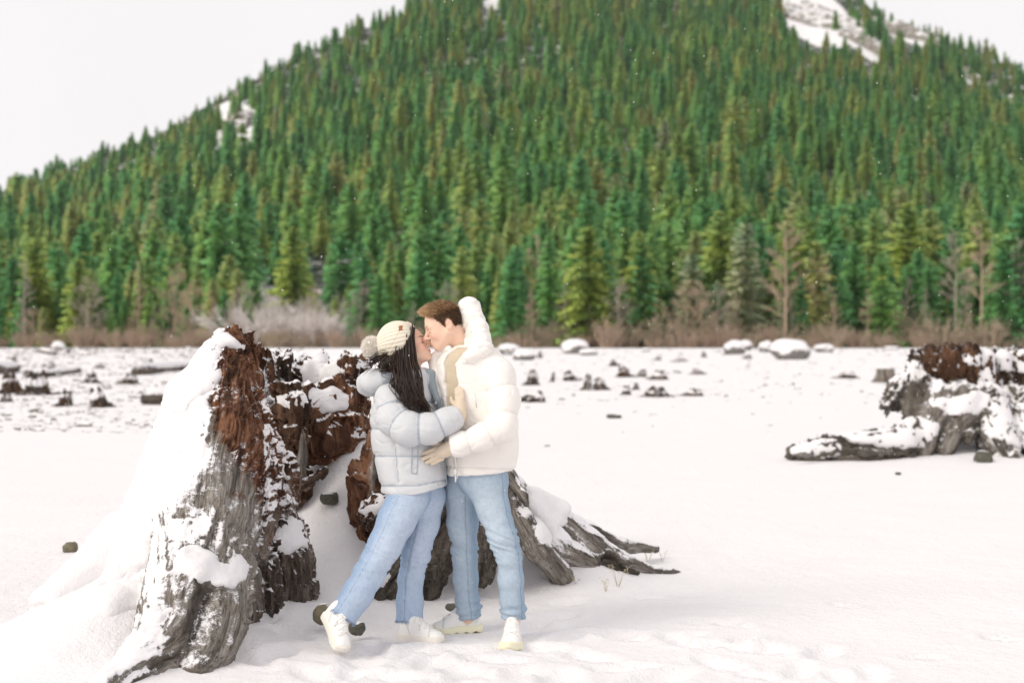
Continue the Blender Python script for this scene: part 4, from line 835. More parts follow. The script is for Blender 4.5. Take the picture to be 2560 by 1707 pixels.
M_SHOE = m_cloth('white_leather', (.86, .84, .81), (.88, .87, .85), (.6, .58, .55), .5, 500, .03, 40, .06); M_SOLEW = m_cloth('cream_rubber', (.80, .76, .68), (.84, .80, .74), (.5, .5, .45), .7); M_SOLEY = m_cloth('pale_yellow_rubber', (.85, .81, .56), (.87, .84, .68), (.5, .5, .3), .6)
M_STITCH = m_cloth('blue_grey_stitch', (.36, .41, .48), (.40, .45, .52), (.2, .2, .3), .8)
M_PATCH = m_cloth('brown_leather', (.30, .11, .045), (.34, .14, .06), (.1, .05, .03), .6); M_ZIP = m_cloth('pale_metal', (.75, .74, .72), (.82, .8, .78), (.4, .4, .4), .35)
M_HAIRM = m_hair('short_brown_hair', [(.05, (.030, .017, .011)), (.32, (.115, .060, .030)), (.6, (.36, .20, .095)), (1.0, (.68, .47, .27))]); M_HAIRW = m_hair('long_dark_hair', [(.0, (.012, .007, .006)), (.5, (.030, .017, .012)), (.9, (.085, .045, .030))], .35)

def frame(px, py, Y, fwd_sign, tilt, yaw):       # head frame: rows = forward, left, up
    t = R(tilt); y = R(yaw); f = A(fwd_sign * math.cos(t) * math.cos(y), -math.sin(y) * math.cos(t), math.sin(t) if fwd_sign > 0 else -math.sin(t))
    u0 = A(-math.sin(t), 0, math.cos(t)); l = nrm(np.cross(u0, f)); u = np.cross(f, l)
    return W(px, py, Y), np.stack([f, l, u])
def head_sdf(q, fem=False):
    a = q.copy(); a[:, 1] = np.abs(a[:, 1])
    d = ell(q, (-.012, 0, .035), (.098, .077, .082))
    d = smin(d, ell(q, (.026, 0, -.028), (.060, .060, .086)), .03)
    d = smin(d, rc(a, A(-.012, .050, -.040), A(.058, .016, -.094), .024, .019 if not fem else .015), .03)
    d = smin(d, ell(q, (.070, 0, -.099), (.017, .020, .015)), .02)
    d = smin(d, rc(a, A(.080, 0, .020), A(.066, .042, .018), .011, .009), .018)
    d = smin(d, ell(a, (.052, .040, -.030), (.026, .020, .024)), .022)
    d = smin(d, ell(q, (.066, 0, -.064), (.022, .032, .030)), .02)
    d = smax(d, -ell(a, (.094, .033, .000), (.020, .018, .012)), .014)
    d = smin(d, np.linalg.norm(a - A(.068, .032, -.002), axis=1) - .0140, .005)
    d = smax(d, -rc(a, A(.0835, .020, -.0065), A(.078, .044, -.0045), .0014, .0014), .003)
    nl = .109 if fem else .114
    d = smin(d, rc(q, A(.080, 0, .012), A(nl - .004, 0, -.026), .0075, .0105), .010)
    d = smin(d, np.linalg.norm(q - A(nl, 0, -.030), axis=1) - (.0095 if fem else .011), .008)
    d = smin(d, np.linalg.norm(a - A(.097, .012, -.034), axis=1) - .0085, .006)
    d = smax(d, -(np.linalg.norm(a - A(.102, .0065, -.043), axis=1) - .0042), .003)
    lp = .0875 if fem else .0865
    d = smin(d, ell(q, (lp, 0, -.0600), (.0105, .022, .0062)), .006); d = smin(d, ell(q, (lp - .001, 0, -.0715), (.0105, .020, .0068)), .006)
    d = smax(d, -rc(a, A(lp + .0115, 0, -.0655), A(lp - .008, .024, -.0650), .0014, .0010), .003)
    er = ell(a, (-.030, .0770, -.006), (.018, .0085, .031), np.array([[.97, .0, .2], [0, 1, 0], [-.2, 0, .97]]))
    er = smax(er, -ell(a, (-.027, .087, -.002), (.0105, .0075, .020)), .004); er = smax(er, -(np.linalg.norm(a - A(-.018, .083, -.010), axis=1) - .006), .003)
    return smin(d, er, .006)
def head_masks(q, fem):
    a = q.copy(); a[:, 1] = np.abs(a[:, 1]); g = lambda c, s: np.exp(-(((a - A(*c)) / A(*s)) ** 2).sum(1))
    lip = sst(.25, .6, g((.094, 0, -.0655), (.016, .022, .0115))) * (1.0 if fem else .6)
    blush = .75 * g((.06, .05, -.025), (.03, .03, .03)) + .9 * g((.115, 0, -.030), (.012, .02, .014)) + .7 * g((-.030, .085, -.006), (.02, .014, .035))
    t = (a[:, 1] - .012) / .038; arch = .021 + .008 * np.sin(np.clip(t, 0, 1) * 2.2)
    w_ = .0034 if fem else .0042
    br = sst(w_ * 1.6, w_ * .6, np.abs(a[:, 2] - arch)) * sst(.008, .016, a[:, 1]) * sst(.054, .044, a[:, 1]) * (a[:, 0] > .05) * (1.0 if fem else .45)
    ls_ = sst(.0024, .0010, np.abs(a[:, 2] + .0062 - .0015 * ((a[:, 1] - .032) / .012) ** 2)) * sst(.0165, .0145, np.abs(a[:, 1] - .033)) * (a[:, 0] > .055) * (1.0 if fem else .75)
    return lip, blush, np.clip(br * .5, 0, 1) * 0
def hand_sdf(P, palm, fingers, thumb, off=0.0, k=.004):
    d = chain(P, palm, .02)
    for f_ in fingers + [thumb]: d = smin(d, chain(P, f_, .004), k)
    return d - off
def px_loft(rows, Y, ry):             # rows: (row, left col, right col[, depth shift, depth radius])
    z = []; cx = []; rx = []; cy = []; rr = []
    for r_ in rows:
        y, l, r = r_[:3]; dy = r_[3] if len(r_) > 3 else 0; a, b_ = W(l, y, Y), W(r, y, Y); z.append(a[2]); cx.append((a[0] + b_[0]) / 2); rx.append((b_[0] - a[0]) / 2); cy.append(Y + dy); rr.append(r_[4] if len(r_) > 4 else ry)
    o = np.argsort(z); return [np.array(v)[o] for v in (z, cx, rx, cy, rr)]
def box_of(*arrs, pad=.06):
    P = np.concatenate([np.atleast_2d(a) for a in arrs]); return P.min(0) - pad, P.max(0) + pad
def cp(*a): return [(W(x, y, Y), r) for (x, y, Y, r) in a]
def cbox(chains, pad=.03):
    P = np.concatenate([[p + r, p - r] for c in chains for p, r in c]); return P.min(0) - pad, P.max(0) + pad
def shrink(c, s, off=0.0): return [(p, r * s - off) for p, r in c]
def cut_end(d, P, e, dirv): return np.maximum(d, (P - e) @ nrm(dirv))
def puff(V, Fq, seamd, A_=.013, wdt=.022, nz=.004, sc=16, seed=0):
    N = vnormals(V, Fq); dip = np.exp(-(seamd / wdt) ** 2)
    return V + N * (-A_ * dip + nz * fbm(V * sc, 3, seed) + nz * .8 * dip * fbm(V * 45, 2, seed + 3) - nz * .7 * sst(.8, 1.0, 1 - np.abs(fbm(V * A(8, 8, 12) + 3, 2, seed + 6)) * 2))[:, None], sst(.0058, .0028, seamd)  # second value: seam mask that paints the dips' shade into the colour

def build_body(root, fr, fem, neck, torso, limbs, hands, h=.0042):
    O, M = fr; sc = .93 if fem else 1.0
    def f(P):
        far = np.linalg.norm(P - O, axis=1); d = far - .15; m = far < .24
        if m.any(): d[m] = head_sdf((P[m] - O) @ M.T / sc, fem) * sc
        d = smin(d, chain(P, neck, .02), .025)
        for c in torso: d = smin(d, chain(P, c, .04), .05)
        for c in limbs: d = smin(d, chain(P, c, .02), .02)
        for hnd in hands:
            m = np.linalg.norm(P - hnd[0][-1][0], axis=1) < .25
            if m.any(): d[m] = smin(d[m], hand_sdf(P[m], *hnd, off=-.0035), .006)
        return d
    lo, hi = cbox([neck] + torso + limbs + [h_[0] for h_ in hands] + [x for h_ in hands for x in h_[1]]); lo = np.minimum(lo, O - .16); hi = np.maximum(hi, O + .16)
    V, Fq = mesh_sdf(f, lo, hi, h, B=5, pad=.02); q = (V - O) @ M.T / sc; lip, bl, br = head_masks(q, fem); near = np.linalg.norm(q, axis=1) < .17
    return part('body', V, Fq, M_SKIN, root, attrs={'lip': lip * near, 'blush': bl * near, 'brow': br * near})

def face_lines(root, fr, fem, mat):
    O, M = fr; sc = .93 if fem else 1.0
    def on_face(y, z, off=.0008):
        xs = np.linspace(.13, .03, 220); Q = np.stack([xs, 0 * xs + y, 0 * xs + z], -1); k = int(np.argmax(head_sdf(Q, fem) < 0)); return (A(xs[k] + off, y, z) * sc) @ M + O
    for sg in (-1, 1):
        m = MB(); m.tube([on_face(sg * y, -.0068 - .0012 * (1 - ((y - .033) / .013) ** 2), .0015) for y in np.linspace(.0195, .0465, 9)], np.array([.6, 1, 1.3, 1.4, 1.5, 1.6, 1.7, 1.5, .6]) * (.0016 if fem else .0011), 5); v, f_, _ = m.arr(); part('eyelashes', v, f_, mat, root, attrs={'shade': np.full(len(v), .25 if fem else .6)})
        m = MB(); ys = np.linspace(.013, .051, 9); m.tube([on_face(sg * y, .0205 + .0085 * math.sin((y - .012) / .038 * 2.2), .0006) for y in ys], np.array([.8, 1.3, 1.5, 1.5, 1.4, 1.2, 1.0, .7, .3]) * (.0021 if fem else .0019), 5); v, f_, _ = m.arr(); part('eyebrow', v, f_, mat, root, attrs={'shade': np.full(len(v), .3 if fem else .75)})
# ------------------------------------------------------------------ shoes
def shoe(root, heel, fwd, up, L, sole_mat, sole_h=.036, wide=.050, chunky=False, lace_n=5, tall=1.0):
    f = nrm(fwd); u = nrm(np.asarray(up) - f * (f @ np.asarray(up))); s = np.cross(u, f); O = np.asarray(heel, float); M = np.stack([f, s, u])
    def wid(x): return wide * np.interp(x / L, [-.02, .08, .3, .5, .72, .9, 1.0], [.55, .74, .74, .80, 1.0, .86, .35])
    def outline(q): return np.abs(q[:, 1] - .006 * np.sin(q[:, 0] / L * 3)) - wid(q[:, 0])
    def f_sole(P):
        q = (P - O) @ M.T; x = q[:, 0]; toe = .018 * np.clip((x / L - .78) / .22, 0, 1) ** 2
        d = smax(outline(q), np.abs(x - L / 2) - L / 2, .03); tread = .005 * np.sin(x * (120 if chunky else 0)) * (q[:, 2] < .02)
        return smax(smax(d - (.004 if chunky else .002), q[:, 2] - sole_h - toe * .6 + .004 * np.sin(x * 40) * chunky, .008), -(q[:, 2] - toe) - tread, .008)
    def f_up(P):
        q = (P - O) @ M.T; x = q[:, 0]; toe = .018 * np.clip((x / L - .78) / .22, 0, 1) ** 2
        top = np.interp(x / L, [0, .12, .3, .42, .6, .75, .92, 1.0], np.array([.115, .118, .112, .105, .082, .066, .052, .03]) * np.array([tall, tall, tall, tall, (1 + tall) / 2, 1, 1, 1])) + sole_h - .036
        k = ((np.abs(q[:, 1] - .006 * np.sin(x / L * 3)) / (wid(x) - .004)) ** 2.4 + (np.clip(q[:, 2] - sole_h * .5, 0, None) / (top - sole_h * .4)) ** 2.6) ** (1 / 2.5)
        d = smax((k - 1) * .045, np.abs(x - L / 2) - L / 2 + .006, .03); return smax(d, -(q[:, 2] - sole_h * .4), .004)
    c = O + f * L / 2; e = A(.2, .2, .2)
    Vu, Fu = mesh_sdf(f_up, c - e, c + e, .0055); q = (Vu - O) @ M.T; sm = np.minimum(np.abs(q[:, 0] - L * .70 - .3 * np.abs(q[:, 1])), np.abs(q[:, 0] - L * .28 + .35 * (q[:, 2] - .06)))
    sh_ = part('shoe', Vu, Fu, M_SHOE, root, attrs={'seam': sst(.006, .002, sm)})
    Vs, Fs_ = mesh_sdf(f_sole, c - e, c + e, .0055); part('sole', Vs, Fs_, sole_mat, root, sh_)
    lc = MB(); zz = np.linspace(.24, .0, 240)
    def on_top(x, y):
        Q = O + f * x + s * y + zz[:, None] * u; hit = f_up(Q) < 0; k = int(np.argmax(hit)) if hit.any() else 150; return O + f * x + s * y + u * (zz[k] + .0025)
    for i in range(lace_n):
        x = L * (.44 + .055 * i); sg = (-1) ** i; w2_ = float(wid(np.array([x]))[0]) * .55
        lc.tube([on_top(x + .012 * sg * t, w2_ * t) for t in np.linspace(-1, 1, 9)], .0034, 5); lc.tube([on_top(x + .014 - .012 * sg * t, w2_ * t) for t in np.linspace(-1, 1, 9)], .0030, 5)
    for sg in (-1, 1): lc.tube([on_top(L * .46 + .02 * t, sg * .036 * math.sin(t * 2.6)) + u * .004 * math.sin(t * 3.1) for t in np.linspace(0, 1.1, 9)], .0028, 5)
    v, fc, _ = lc.arr(); part('laces', v, fc, M_SHOE, root, sh_); return f_up

# ================================================================== the man
ym = 7.58
MAN = empty('person', A(W(1210, 1600, 7.5)[0], 7.55, 0), 'man in a cream white puffer jacket and blue jeans, leaning down to kiss the woman', 'person')
frm = frame(1107.6, 814.6, 7.53, -1, 22, 5)
Om, Mm = frm
m_neck = [(Om + A(-.042, 0, -.055) @ Mm, .052), (W(1154, 866, 7.56), .057), (W(1172, 905, 7.58), .075)]
mt_z = px_loft([(850, 1150, 1216), (866, 1132, 1232), (885, 1104, 1254), (910, 1090, 1272), (950, 1090, 1284), (1000, 1096, 1290), (1050, 1102, 1295), (1100, 1106, 1297), (1140, 1110, 1296), (1190, 1116, 1288)], ym, .195)
arm_n = cp((1222, 902, 7.46, .072), (1247, 940, 7.41, .082), (1259, 1000, 7.37, .082), (1255, 1066, 7.32, .076), (1200, 1095, 7.32, .065), (1150, 1110, 7.325, .058), (1128, 1115, 7.33, .053))
arm_f = cp((1150, 930, 7.74, .08), (1120, 1020, 7.80, .078), (1090, 1080, 7.72, .07), (1070, 1110, 7.64, .055), (1062, 1115, 7.60, .05))
hand_n = (cp((1142, 1111, 7.325, .038), (1131, 1116, 7.333, .036), (1112, 1126, 7.345, .033), (1100, 1130, 7.355, .030)), [cp((1102, 1116, 7.36, .0125), (1080, 1125, 7.362, .0120), (1059, 1133, 7.372, .0105)), cp((1098, 1127, 7.352, .0125), (1078, 1137, 7.354, .0120), (1057, 1147, 7.366, .0105)), cp((1100, 1138, 7.352, .012), (1084, 1147, 7.354, .0115), (1067, 1156, 7.366, .0100)), cp((1106, 1146, 7.358, .0115), (1093, 1152, 7.360, .0105), (1080, 1159, 7.368, .0092))], cp((1112, 1112, 7.37, .014), (1094, 1108, 7.372, .0125), (1080, 1109, 7.372, .0105)))
hand_f = (cp((1062, 1113, 7.60, .028), (1056, 1120, 7.52, .028)), [cp((1050, 1110 + 7 * i, 7.50, .011), (1046, 1112 + 7 * i, 7.45, .0105), (1044, 1113 + 7 * i, 7.42, .009)) for i in range(4)], cp((1056, 1102, 7.56, .012), (1052, 1098, 7.52, .011)))
leg_n = cp((1205, 1165, 7.54, .125), (1214, 1200, 7.53, .116), (1233, 1271, 7.50, .084), (1257, 1342, 7.47, .075), (1272, 1390, 7.47, .064), (1277, 1447, 7.48, .064), (1280, 1495, 7.49, .058), (1283, 1522, 7.50, .057), (1283, 1543, 7.50, .062))
leg_f = cp((1175, 1165, 7.64, .12), (1155, 1224, 7.68, .095), (1157, 1310, 7.68, .081), (1161, 1367, 7.68, .066), (1164, 1447, 7.70, .065), (1168, 1500, 7.70, .060), (1171, 1522, 7.70, .061), (1173, 1540, 7.70, .064))
build_body(MAN, frm, False, m_neck, [[(W(1190, 930, 7.58), .13), (W(1195, 1040, 7.58), .125), (W(1195, 1150, 7.58), .13)], [(W(1200, 935, 7.50), .05), (W(1185, 935, 7.68), .05)]],
           [shrink(arm_n, .6), shrink(arm_f, .6), shrink(leg_n, .62), shrink(leg_f, .62), cp((1285, 1522, 7.49, .04), (1280, 1565, 7.47, .035), (1277, 1590, 7.41, .02)), cp((1172, 1526, 7.70, .04), (1165, 1550, 7.70, .035), (1130, 1562, 7.68, .02))], [hand_n, hand_f])
# jeans
def jeans(root, legs, mat, hips, seed, wr, fades, ray=False, bunch=0.0):
    def f(P):
        d = None
        for c in legs:
            e = cut_end(chain(P, c, .03), P, c[-1][0], c[-1][0] - c[-2][0]); d = e if d is None else smin(d, e, .028)
        return smin(d, chain(P, hips, .05), .05)
    lo, hi = cbox(legs + [hips]); V, Fq = mesh_sdf(f, lo, hi, .0062); N = vnormals(V, Fq); fade = np.zeros(len(V)); seam = np.zeros(len(V)); disp = .0042 * fbm(V * 13, 3, seed)
    ts = [chain_t(V, c) for c in legs]; which = np.argmin([t[1] for t in ts], axis=0)
    for i, c in enumerate(legs):
        m = which == i; t = ts[i][0][m]; Lc = sum(np.linalg.norm(b_[0] - a_[0]) for a_, b_ in zip(c[:-1], c[1:])); ax_ = nrm(c[-1][0] - c[0][0]); u = t / Lc
        ang = np.arctan2((V[m] @ np.cross(ax_, A(0, 1, 0))), -V[m][:, 1] * 1.0)
        P = np.stack([V[m][:, 0] * 7 , V[m][:, 1] * 7, (V[m][:, 2] + .35 * V[m][:, 0]) * 30], -1)
        fold = np.abs(fbm(P, 2, seed + i)); knee = np.exp(-((u - fades[i][1]) / .12) ** 2); ank = sst(.84, .97, u)
        disp[m] += (knee * wr + ank * bunch) * (.5 - fold * 2.0) + ank * bunch * .8 * np.sin(t * 130 + 3 * fbm(P * .4, 2, seed + 5))
        cen = np.zeros((m.sum(), 3))
        best = np.full(m.sum(), 1e9)
        for (a_, ra), (b_, rb) in zip(c[:-1], c[1:]):
            ab = b_ - a_; tt = np.clip((V[m] - a_) @ ab / (ab @ ab), 0, 1); pc = a_ + tt[:, None] * ab; dd = np.linalg.norm(V[m] - pc, axis=1); b2 = dd < best; best[b2] = dd[b2]; cen[b2] = (V[m] - pc)[b2] / dd[b2][:, None]
        fade[m] = np.clip(sst(.1, .9, cen @ nrm(A(*fades[i][0]))) * np.interp(u, [0, .15, .5, .75, 1], [.5, .9, 1, .7, .5]), 0, 1)
        sd = cen @ nrm(A(*fades[i][2])); seam[m] = sst(.05, .02, np.abs(np.arctan2(cen @ nrm(np.cross(A(*fades[i][2]), ax_)), sd) * best)* 12) * (sd > 0)
        disp[m] += -.0018 * seam[m] + .0022 * np.exp(-((np.arctan2(cen @ nrm(np.cross(A(*fades[i][2]), ax_)), sd) * best - .012) / .008) ** 2) * (sd > 0)
        if not ray: disp[m] += .003 * sst(.965, .97, u)
    return part('jeans', V + N * disp[:, None], Fq, mat, root, attrs={'fade': fade, 'seam': seam})
JM = jeans(MAN, [leg_n, leg_f], M_JEANM, [(W(1195, 1120, 7.58), .13), (W(1192, 1170, 7.58), .135)], 21, .014, [((-.25, -1, 0), .50, (.75, -.65, 0)), ((-.5, -.8, 0), .55, (.22, -1, 0))], bunch=.010)
# shoes
shoe(MAN, A(W(1281, 1590, 7.56)[0], 7.555, -.014), (-.06, -1, 0), (0, 0, 1), .29, M_SOLEY, .040, .060, True, tall=1.3)
shoe(MAN, A(W(1206, 1575, 7.72)[0], 7.715, .006), (-1, -.12, -.06), (0, 0, 1), .285, M_SOLEY, .040, .056, True, tall=1.3)
# sweater and jacket
open_m = cp((1150, 862, 7.42, .050), (1127, 905, 7.43, .036), (1127, 955, 7.42, .036), (1133, 1010, 7.42, .036), (1126, 1080, 7.42, .026), (1124, 1150, 7.42, .024), (1128, 1215, 7.42, .03))
def f_sweater(P):
    d = loft(P, *mt_z) + .016; d = smax(d, (P[:, 2] - W(0, 868, ym)[2]), .02); d = smax(d, W(0, 1164, ym)[2] - P[:, 2], .01)
    return smin(d, smax(chain(P, [(W(1138, 858, 7.545), .061), (W(1150, 880, 7.555), .072), (W(1172, 925, 7.58), .10)], .02), (P - W(1141, 862, 7.55)) @ nrm(A(-.55, 0, .83)), .006), .02)
lo, hi = A(W(1085, 0, ym)[0], ym - .26, W(0, 1195, ym)[2]), A(W(1305, 0, ym)[0], ym + .26, W(0, 830, ym)[2])
V, Fq = mesh_sdf(f_sweater, lo, hi, .007); N = vnormals(V, Fq); V = V + N * (.003 * fbm(V * A(14, 14, 40), 2, 8))[:, None]
part('sweater', V, Fq, M_SWEAT, MAN, attrs={'grain': np.stack([np.arctan2(V[:, 0] - W(1190, 0, ym)[0], V[:, 1] - ym) * .2, V[:, 2] * 0, V[:, 2]], -1)})
hem_a, hem_b = W(1145, 1186, 7.4), W(1290, 1171, 7.5)
def f_mtorso(P):
    d = loft(P, *mt_z); d = smax(d, W(0, 1178, ym)[2] + (P[:, 0] - W(1220, 0, ym)[0]) * .085 - P[:, 2], .014)
    return smax(d, P[:, 2] - W(0, 862, ym)[2], .03)
def f_marm(P): return np.minimum(cut_end(chain(P, arm_n, .04), P, arm_n[-1][0], arm_n[-1][0] - arm_n[-2][0]), cut_end(chain(P, arm_f, .04), P, arm_f[-1][0], arm_f[-1][0] - arm_f[-2][0]))
def f_mjacket(P):
    d = smax(f_mtorso(P), -chain(P, open_m, .02), .012); return smin(d, f_marm(P), .030)
lo, hi = cbox([arm_n, arm_f]); lo = np.minimum(lo, A(W(1080, 0, ym)[0], ym - .26, W(0, 1200, ym)[2])); hi = np.maximum(hi, A(W(1305, 0, ym)[0], ym + .26, W(0, 840, ym)[2]))
V, Fq = mesh_sdf(f_mjacket, lo, hi, .0062)
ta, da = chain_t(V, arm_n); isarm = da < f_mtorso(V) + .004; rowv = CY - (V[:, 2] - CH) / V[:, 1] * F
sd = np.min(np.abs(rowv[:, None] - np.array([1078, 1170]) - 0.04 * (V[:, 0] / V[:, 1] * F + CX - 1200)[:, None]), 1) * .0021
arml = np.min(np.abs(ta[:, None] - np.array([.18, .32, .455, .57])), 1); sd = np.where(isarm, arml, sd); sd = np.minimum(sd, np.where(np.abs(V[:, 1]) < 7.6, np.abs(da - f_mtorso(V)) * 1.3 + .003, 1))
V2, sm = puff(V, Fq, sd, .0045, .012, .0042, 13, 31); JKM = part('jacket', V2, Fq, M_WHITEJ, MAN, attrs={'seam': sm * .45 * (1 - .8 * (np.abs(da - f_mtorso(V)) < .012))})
hood = cp((1149, 912, 7.415, .022), (1174, 893, 7.395, .030), (1207, 868, 7.41, .050), (1201, 832, 7.45, .050), (1188, 799, 7.50, .046), (1173, 769, 7.545, .053), (1174, 770, 7.60, .053), (1188, 805, 7.67, .050), (1192, 858, 7.75, .048), (1150, 890, 7.76, .045), (1108, 900, 7.72, .040))
hood_in = cp((1192, 872, 7.50, .070), (1184, 826, 7.56, .058), (1172, 788, 7.57, .046), (1184, 826, 7.60, .055), (1190, 868, 7.64, .060))
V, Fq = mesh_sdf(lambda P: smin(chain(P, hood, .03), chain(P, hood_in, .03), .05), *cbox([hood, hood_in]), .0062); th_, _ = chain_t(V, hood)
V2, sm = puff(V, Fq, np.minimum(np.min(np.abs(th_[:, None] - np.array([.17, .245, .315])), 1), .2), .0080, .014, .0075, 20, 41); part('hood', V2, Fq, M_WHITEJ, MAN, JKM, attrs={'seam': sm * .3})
# far collar panel of the open jacket, zip and pull, breast zip
col_ = cp((1082, 900, 7.60, .024), (1105, 878, 7.55, .028), (1122, 872, 7.50, .020)); col2 = cp((1086, 900, 7.58, .03), (1090, 940, 7.53, .032), (1098, 985, 7.50, .026), (1104, 1030, 7.48, .018))
V, Fq = mesh_sdf(lambda P: smin(chain(P, col_, .02), chain(P, col2, .02), .03) + .004 * fbm(P * 14, 2, 4), *cbox([col_, col2]), .006); part('collar', V, Fq, M_WHITEJ, MAN, JKM)
zp = MB(); zp.tube([W(1134, 1100, 7.335), W(1137, 1140, 7.37), W(1143, 1186, 7.39)], .0035, 5); v, fc, _ = zp.arr(); part('zipper', v, fc, M_ZIP, MAN, JKM)
zp = MB(); zp.tube([W(1138, 1172, 7.375), W(1139, 1188, 7.375)], [.008, .007], 6); th = np.linspace(0, 6.283, 11); zp.tube([W(1141 + 3 * math.cos(t), 1191 + 4 * math.sin(t), 7.375) for t in th], .0022, 4, cap=False); zp.tube([W(1139, 1189, 7.372), W(1139, 1205, 7.372)], .0042, 6); v, fc, _ = zp.arr(); part('zipper_pull', v, fc, M_ZIP, MAN, JKM)
zp = MB(); zp.tube([W(1187, 985, 7.385), W(1191, 1018, 7.385)], .0035, 5); v, fc, _ = zp.arr(); part('pocket_zip', v, fc, M_ZIP, MAN, JKM)
# gloves
for nm, hd in (('glove', hand_n), ('glove', hand_f)):
    V, Fq = mesh_sdf(lambda P: hand_sdf(P, *hd, off=-.0), *cbox([hd[0], hd[2]] + hd[1], .02), .0034); part(nm, V, Fq, M_GLOVE, MAN)
# hair
def hair_region(q):                   # how far inside the hairline (metres)
    x, y, z = q[:, 0], np.abs(q[:, 1]), q[:, 2]
    line = np.interp(x, [-.11, -.085, -.060, -.050, -.036, -.014, -.006, .012, .030, .050, .068, .10], [-.060, -.062, -.048, .000, .026, .018, -.014, .020, .050, .070, .082, .088])
    return z - line
def surf_sample(f, O, M, n, seed, keep):
    r = np.random.default_rng(seed); V, Fq = mesh_sdf(lambda P: f(P), A(-.13, -.10, -.10), A(.13, .10, .14), .005); N = vnormals(V, Fq); m = keep(V) > 0; V, N = V[m], N[m]; i = r.integers(0, len(V), n); return V[i] + r.normal(0, .0015, (n, 3)), N[i], r
q0, n0, r_ = surf_sample(lambda P: head_sdf(P), Om, Mm, 11000, 5, hair_region)
hb = MB(); top = sst(.040, .080, q0[:, 2]); frt = sst(-.02, .07, q0[:, 0]); inn = sst(0, .02, hair_region(q0)); nq = len(q0)
L_ = (.007 + .012 * top + .018 * top * frt) * r_.uniform(.7, 1.25, nq) * (.5 + .5 * inn)
d_ = n0 * (.75 + .5 * top * frt)[:, None] + np.stack([.95 * top + .1, 0 * top, .35 * frt * top - .6 * (1 - top)], -1) + r_.normal(0, .20, (nq, 3)); d_ /= np.linalg.norm(d_, axis=1, keepdims=True)
b0 = q0 + n0 * (.002 + .006 * top)[:, None]; P3 = np.stack([b0, b0 + d_ * (L_ * .55)[:, None], b0 + d_ * L_[:, None] + np.stack([.004 * frt * top, 0 * top, -.001 + 0 * top], -1)], 1)
hb.strands(P3 @ Mm + Om, [.0017, .0014, .0004], np.clip(.10 + .30 * top + .60 * frt * top + .22 * (1 - inn) + r_.normal(0, .15, nq), 0, 1))
def f_cap(q): return smax(head_sdf(q) - .0045 - .007 * sst(.05, .09, q[:, 2]), -hair_region(q) * .7 + .004 + .003 * fbm(q * 130, 2, 3), .004)
V, Fq = mesh_sdf(f_cap, A(-.13, -.10, -.09), A(.12, .10, .14), .0042); hb.add(V @ Mm + Om, Fq, np.clip(.10 + .25 * sst(.04, .09, V[:, 2]) * sst(-.02, .07, V[:, 0]), 0, 1)); v, fc, a_ = hb.arr(); part('hair', v, fc, M_HAIRM, MAN, attrs={'shade': a_})
face_lines(MAN, frm, False, M_HAIRM)
print('man', time.time() - T0)

# ================================================================== the woman
yw = 7.55
WOM = empty('person', A(W(1010, 1600, 7.5)[0], 7.45, 0), 'woman in pale blue puffer jacket, cream bobble hat and blue jeans, leaning up to man', 'person')
frw = frame(1026, 866, 7.565, 1, 24, 5); Ow, Mw = frw
w_neck = [(Ow + (A(-.03, 0, -.055) * .93) @ Mw, .046), (W(1028, 925, 7.56), .050), (W(1015, 965, 7.55), .07)]
wt_z = px_loft([(912, 1000, 1068, 0, .10), (930, 975, 1080, 0, .135), (958, 948, 1086, 0, .17), (985, 935, 1092, 0, .19), (1010, 930, 1099, 0, .19), (1050, 926, 1107, 0, .185), (1100, 928, 1111, 0, .185), (1150, 937, 1114, 0, .19), (1200, 949, 1118, 0, .205), (1240, 956, 1122, 0, .205)], yw, .18)
warm_n = cp((975, 995, 7.415, .082), (985, 1045, 7.36, .084), (1022, 1072, 7.31, .082), (1075, 1071, 7.305, .072), (1118, 1052, 7.32, .063), (1147, 1038, 7.345, .057))
warm_f = cp((1000, 990, 7.70, .085), (1020, 1060, 7.78, .085), (1080, 1040, 7.84, .07), (1140, 1010, 7.86, .06), (1160, 1000, 7.86, .055))
whand_n = (cp((1143, 1050, 7.335, .038), (1147, 1034, 7.343, .035), (1150, 1016, 7.365, .028), (1149, 1004, 7.375, .026)), [cp((1142 + 5 * i, 1000 - 2 * i, 7.375, .0105), (1141 + 5 * i, 984 - 2 * i, 7.385, .0100), (1140 + 5 * i, 972 - 3 * (i % 3), 7.40, .0085)) for i in range(4)], cp((1140, 1018, 7.37, .012), (1131, 1004, 7.385, .0105), (1128, 995, 7.395, .009)))
whand_f = (cp((1160, 1000, 7.86, .026), (1175, 990, 7.84, .026)), [cp((1183, 982 + 6 * i, 7.83, .010), (1195, 978 + 6 * i, 7.80, .009)) for i in range(4)], cp((1172, 980, 7.84, .011), (1178, 970, 7.82, .009)))
wleg_n = cp((1022, 1212, 7.51, .105), (1019, 1245, 7.46, .104), (992, 1300, 7.40, .097), (962, 1362, 7.36, .085), (925, 1430, 7.30, .078), (893, 1485, 7.26, .076), (856, 1541, 7.23, .076))
wleg_f = cp((1050, 1212, 7.60, .10), (1066, 1240, 7.60, .098), (1058, 1310, 7.58, .082), (1040, 1383, 7.57, .073), (1027, 1447, 7.57, .064), (1025, 1500, 7.56, .067), (1024, 1551, 7.55, .072))
